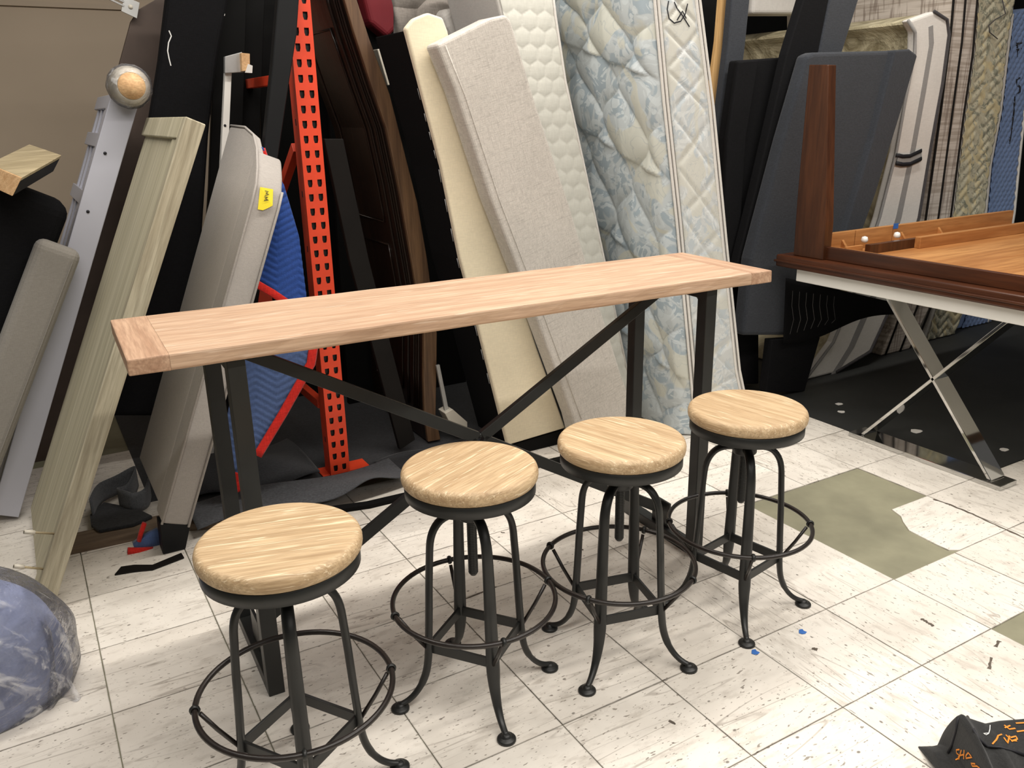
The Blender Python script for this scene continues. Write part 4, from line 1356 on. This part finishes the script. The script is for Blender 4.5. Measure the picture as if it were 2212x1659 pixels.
rf = sheet('rolled_felt_strip', rfn, len(pp) - 1, 4, 'felt', None, 0.005)
tag(rf, 'curled grey felt strip on the floor behind the oak bed end', 'felt strip')
fpad = prism('felt_scrap', [PZ(u, v, 0.028) for u, v in ((195, 1118), (225, 1090), (300, 1105), (330, 1120), (290, 1138), (215, 1152), (198, 1140))], (0, 0, 0.012), 'felt_dark', None, 0.003)
tag(fpad, 'dark felt scrap lying on the wooden kerb', 'felt scrap')
bc = thing('blanket_corner', 'small blue and red blanket corner poking out by the black block foot', 'blanket', PZ(320, 1190))
bm = bmesh.new()
bm_prism(bm, [PY(u, v, -0.07) for u, v in ((288, 1178), (318, 1158), (342, 1146), (345, 1178), (328, 1196), (296, 1200))], (0, 0.03, 0))
bevel(bm, 0.006, 2)
bm_obj('blue_cloth', bm, 'blue_blanket_back', bc, True)
tube('red_binding', [PY(u, v, -0.075) for u, v in ((276, 1190), (300, 1190), (330, 1188))], (0.012, 0.014), 'red_tape', bc, 8)
tube('red_binding', [PY(u, v, -0.06) for u, v in ((312, 1130), (305, 1150), (300, 1168))], (0.008, 0.014), 'red_tape', bc, 8)
sp = prism('splinter_strip', [PZ(u, v, 0.001) for u, v in ((248, 1243), (262, 1226), (290, 1222), (330, 1222), (392, 1196), (398, 1206), (330, 1232), (290, 1236))], (0, 0, 0.004), 'dark_board')
tag(sp, 'dark splintered strip lying on the tiles before the block foot', 'wood strip')
for k, (u, v) in enumerate(((1733, 1365), (1631, 1409))):
    q = PZ(u, v)
    bm = bmesh.new()
    bm_prism(bm, [Vector((q.x + 0.013 * math.cos(a_) * (1.0 if i % 3 else 0.5), q.y + 0.011 * math.sin(a_), 0.0006)) for i, a_ in enumerate([i * math.pi / 4 for i in range(8)])], (0, 0, 0.001))
    o = bm_obj('tape_scrap', bm, 'tape_blue')
    tag(o, 'blue tape scrap on the bare tiles right of the last stool' if k == 0 else 'blue tape scrap under the foot of the last stool', 'tape')

# --- plastic bag with grey-blue contents
bag = thing('plastic_bag', 'clear plastic bag full of grey-blue cloth at bottom left', 'bag', (-0.27, -0.72, 0))


def blob(name, c, rx, ry, rz, mat, wob, seed, n=72, m_=44, parent=bag):
    rnd = random.Random(seed); ph = [rnd.uniform(0, 6) for _ in range(8)]
    def fn(u, v):
        a = u * 2 * math.pi; b = v * math.pi
        x, y, z = math.sin(b) * math.cos(a), math.sin(b) * math.sin(a), math.cos(b)
        k = 1 + wob * (math.sin(5 * x + ph[0] + 3 * z) * math.cos(4 * y + ph[1]) + 0.5 * math.sin(11 * z + 7 * x + ph[2]) * math.cos(9 * y + ph[3]))
        zz = c[2] + rz * z * k
        flare = 1.0 + (0.14 * max(0, -z) ** 2)
        return Vector((c[0] + rx * x * k * flare, c[1] + ry * y * k * flare, max(0.003, zz)))
    return sheet(name, fn, n, m_, mat, parent)


MT['bag_cloth'] = fabric('grey_blue_cloth', srgb(150, 160, 194), 200, 0.1, 0.2, stain=0.3)
blob('cloth_contents', (-0.325, -0.69, 0.10), 0.258, 0.178, 0.240, 'bag_cloth', 0.03, 3)
blob('plastic_film', (-0.315, -0.69, 0.11), 0.275, 0.19, 0.25, 'plastic', 0.035, 5)


def tailfn(u, v):
    a = lerp_path([(95, 1330), (128, 1400), (150, 1465), (186, 1520)], v); b = lerp_path([(70, 1370), (85, 1440), (92, 1500), (100, 1545)], v)
    U = b[0] + (a[0] - b[0]) * u; V = b[1] + (a[1] - b[1]) * u
    q = PY(U, V, -0.80 - 0.02 * math.sin(u * 9 + v * 7) + 0.05 * (1 - v))
    q.z = max(q.z, 0.002)
    return q


sheet('film_tail', tailfn, 24, 30, 'plastic', bag)

# --- black canvas bag with orange lettering, bottom right
cb_ = thing('canvas_bag', 'crumpled black canvas bag with orange lettering at bottom right corner', 'bag', (1.7, -2.15, 0))
sil = [(2004, 1662), (2010, 1640), (2018, 1626), (2040, 1624), (2052, 1616), (2060, 1580), (2068, 1546), (2078, 1541), (2092, 1549), (2112, 1556), (2130, 1562), (2160, 1556), (2212, 1552), (2260, 1540)]
o0 = PZ(2008, 1650); dirr = Vector((_RX.x, _RX.y, 0)).normalized(); fwd = Vector((_FW.x, _FW.y, 0)).normalized()


def bagfn(u, v):
    k = u * (len(sil) - 1); i = min(int(k), len(sil) - 2); f = k - i
    U = sil[i][0] + (sil[i + 1][0] - sil[i][0]) * f; V = sil[i][1] + (sil[i + 1][1] - sil[i][1]) * f
    # ridge point: where the silhouette ray crosses the vertical plane through o0 along dirr
    d = ray(U, V); t_ = (o0 - CAM).dot(fwd) / d.dot(fwd)
    r = CAM + d * t_
    zr = max(0.012, r.z)
    # profile: back foot -> ridge -> front foot
    if v < 0.25:
        w_ = v / 0.25
        p_ = Vector((r.x, r.y, 0)) + fwd * (0.05 * (1 - w_)); z = zr * (w_ ** 0.6)
    else:
        w_ = (v - 0.25) / 0.75
        p_ = Vector((r.x, r.y, 0)) - fwd * (0.30 * w_)
        z = zr * (1 - w_ ** 1.6) + 0.012 * math.sin(u * 26 + w_ * 3) * w_ * (1 - w_) * 4
    return Vector((p_.x, p_.y, max(0.003, z)))


cv = sheet('canvas', bagfn, 120, 50, 'canvas', cb_, 0.002)
flapsil = [(2090, 1548), (2104, 1578), (2118, 1600), (2132, 1612), (2160, 1614), (2190, 1622), (2215, 1632)]
hb_ = bvh_of([cv])


def on_bag(U, V, lift=0.004):
    h_ = hb_.ray_cast(CAM, ray(U, V).normalized())
    if h_[0] is None: return PZ(U, V, 0.02)
    return h_[0] - ray(U, V).normalized() * lift


tube('flap_binding', [on_bag(U, V, 0.002) for U, V in flapsil], 0.0032, 'ink', cb_, 6)
tube('edge_binding', [on_bag(U, V, 0.002) for U, V in ((2070, 1550), (2064, 1580), (2056, 1608), (2048, 1626))], 0.003, 'ink', cb_, 6)
bm = bmesh.new()
S_ = [[(2074, 1619), (2067, 1620), (2068, 1627), (2073, 1631), (2071, 1639), (2065, 1642)],
      [(2078, 1620), (2072, 1642)], [(2084, 1620), (2083, 1640)], [(2074, 1632), (2084, 1630)],
      [(2088, 1632), (2093, 1626), (2101, 1636), (2088, 1638), (2088, 1632)],
      [(2108, 1650), (2099, 1649), (2102, 1655), (2112, 1655), (2118, 1660)],
      [(2164, 1587), (2156, 1590), (2152, 1599), (2144, 1608)],
      [(2168, 1594), (2176, 1606), (2180, 1590)], [(2172, 1588), (2184, 1600), (2196, 1601)], [(2182, 1594), (2194, 1591), (2197, 1597), (2184, 1602)],
      [(2169, 1567), (2180, 1576), (2193, 1574)], [(2170, 1573), (2182, 1568)], [(2196, 1581), (2212, 1579)], [(2194, 1563), (2212, 1562)]]
ribbon_px(bm, hb_, S_, 0.0032, 0.0015)
bm_obj('orange_lettering', bm, 'orange_ink', cb_)
bm = bmesh.new(); ribbon_px(bm, hb_, [[(2139, 1567), (2138, 1576), (2136, 1584), (2124, 1585), (2130, 1588), (2136, 1585)]], 0.0016)
bm_obj('loose_thread', bm, 'thread', cb_)

# drop build-time helper properties
for o in bpy.data.objects:
    if '_org' in o: del o['_org']
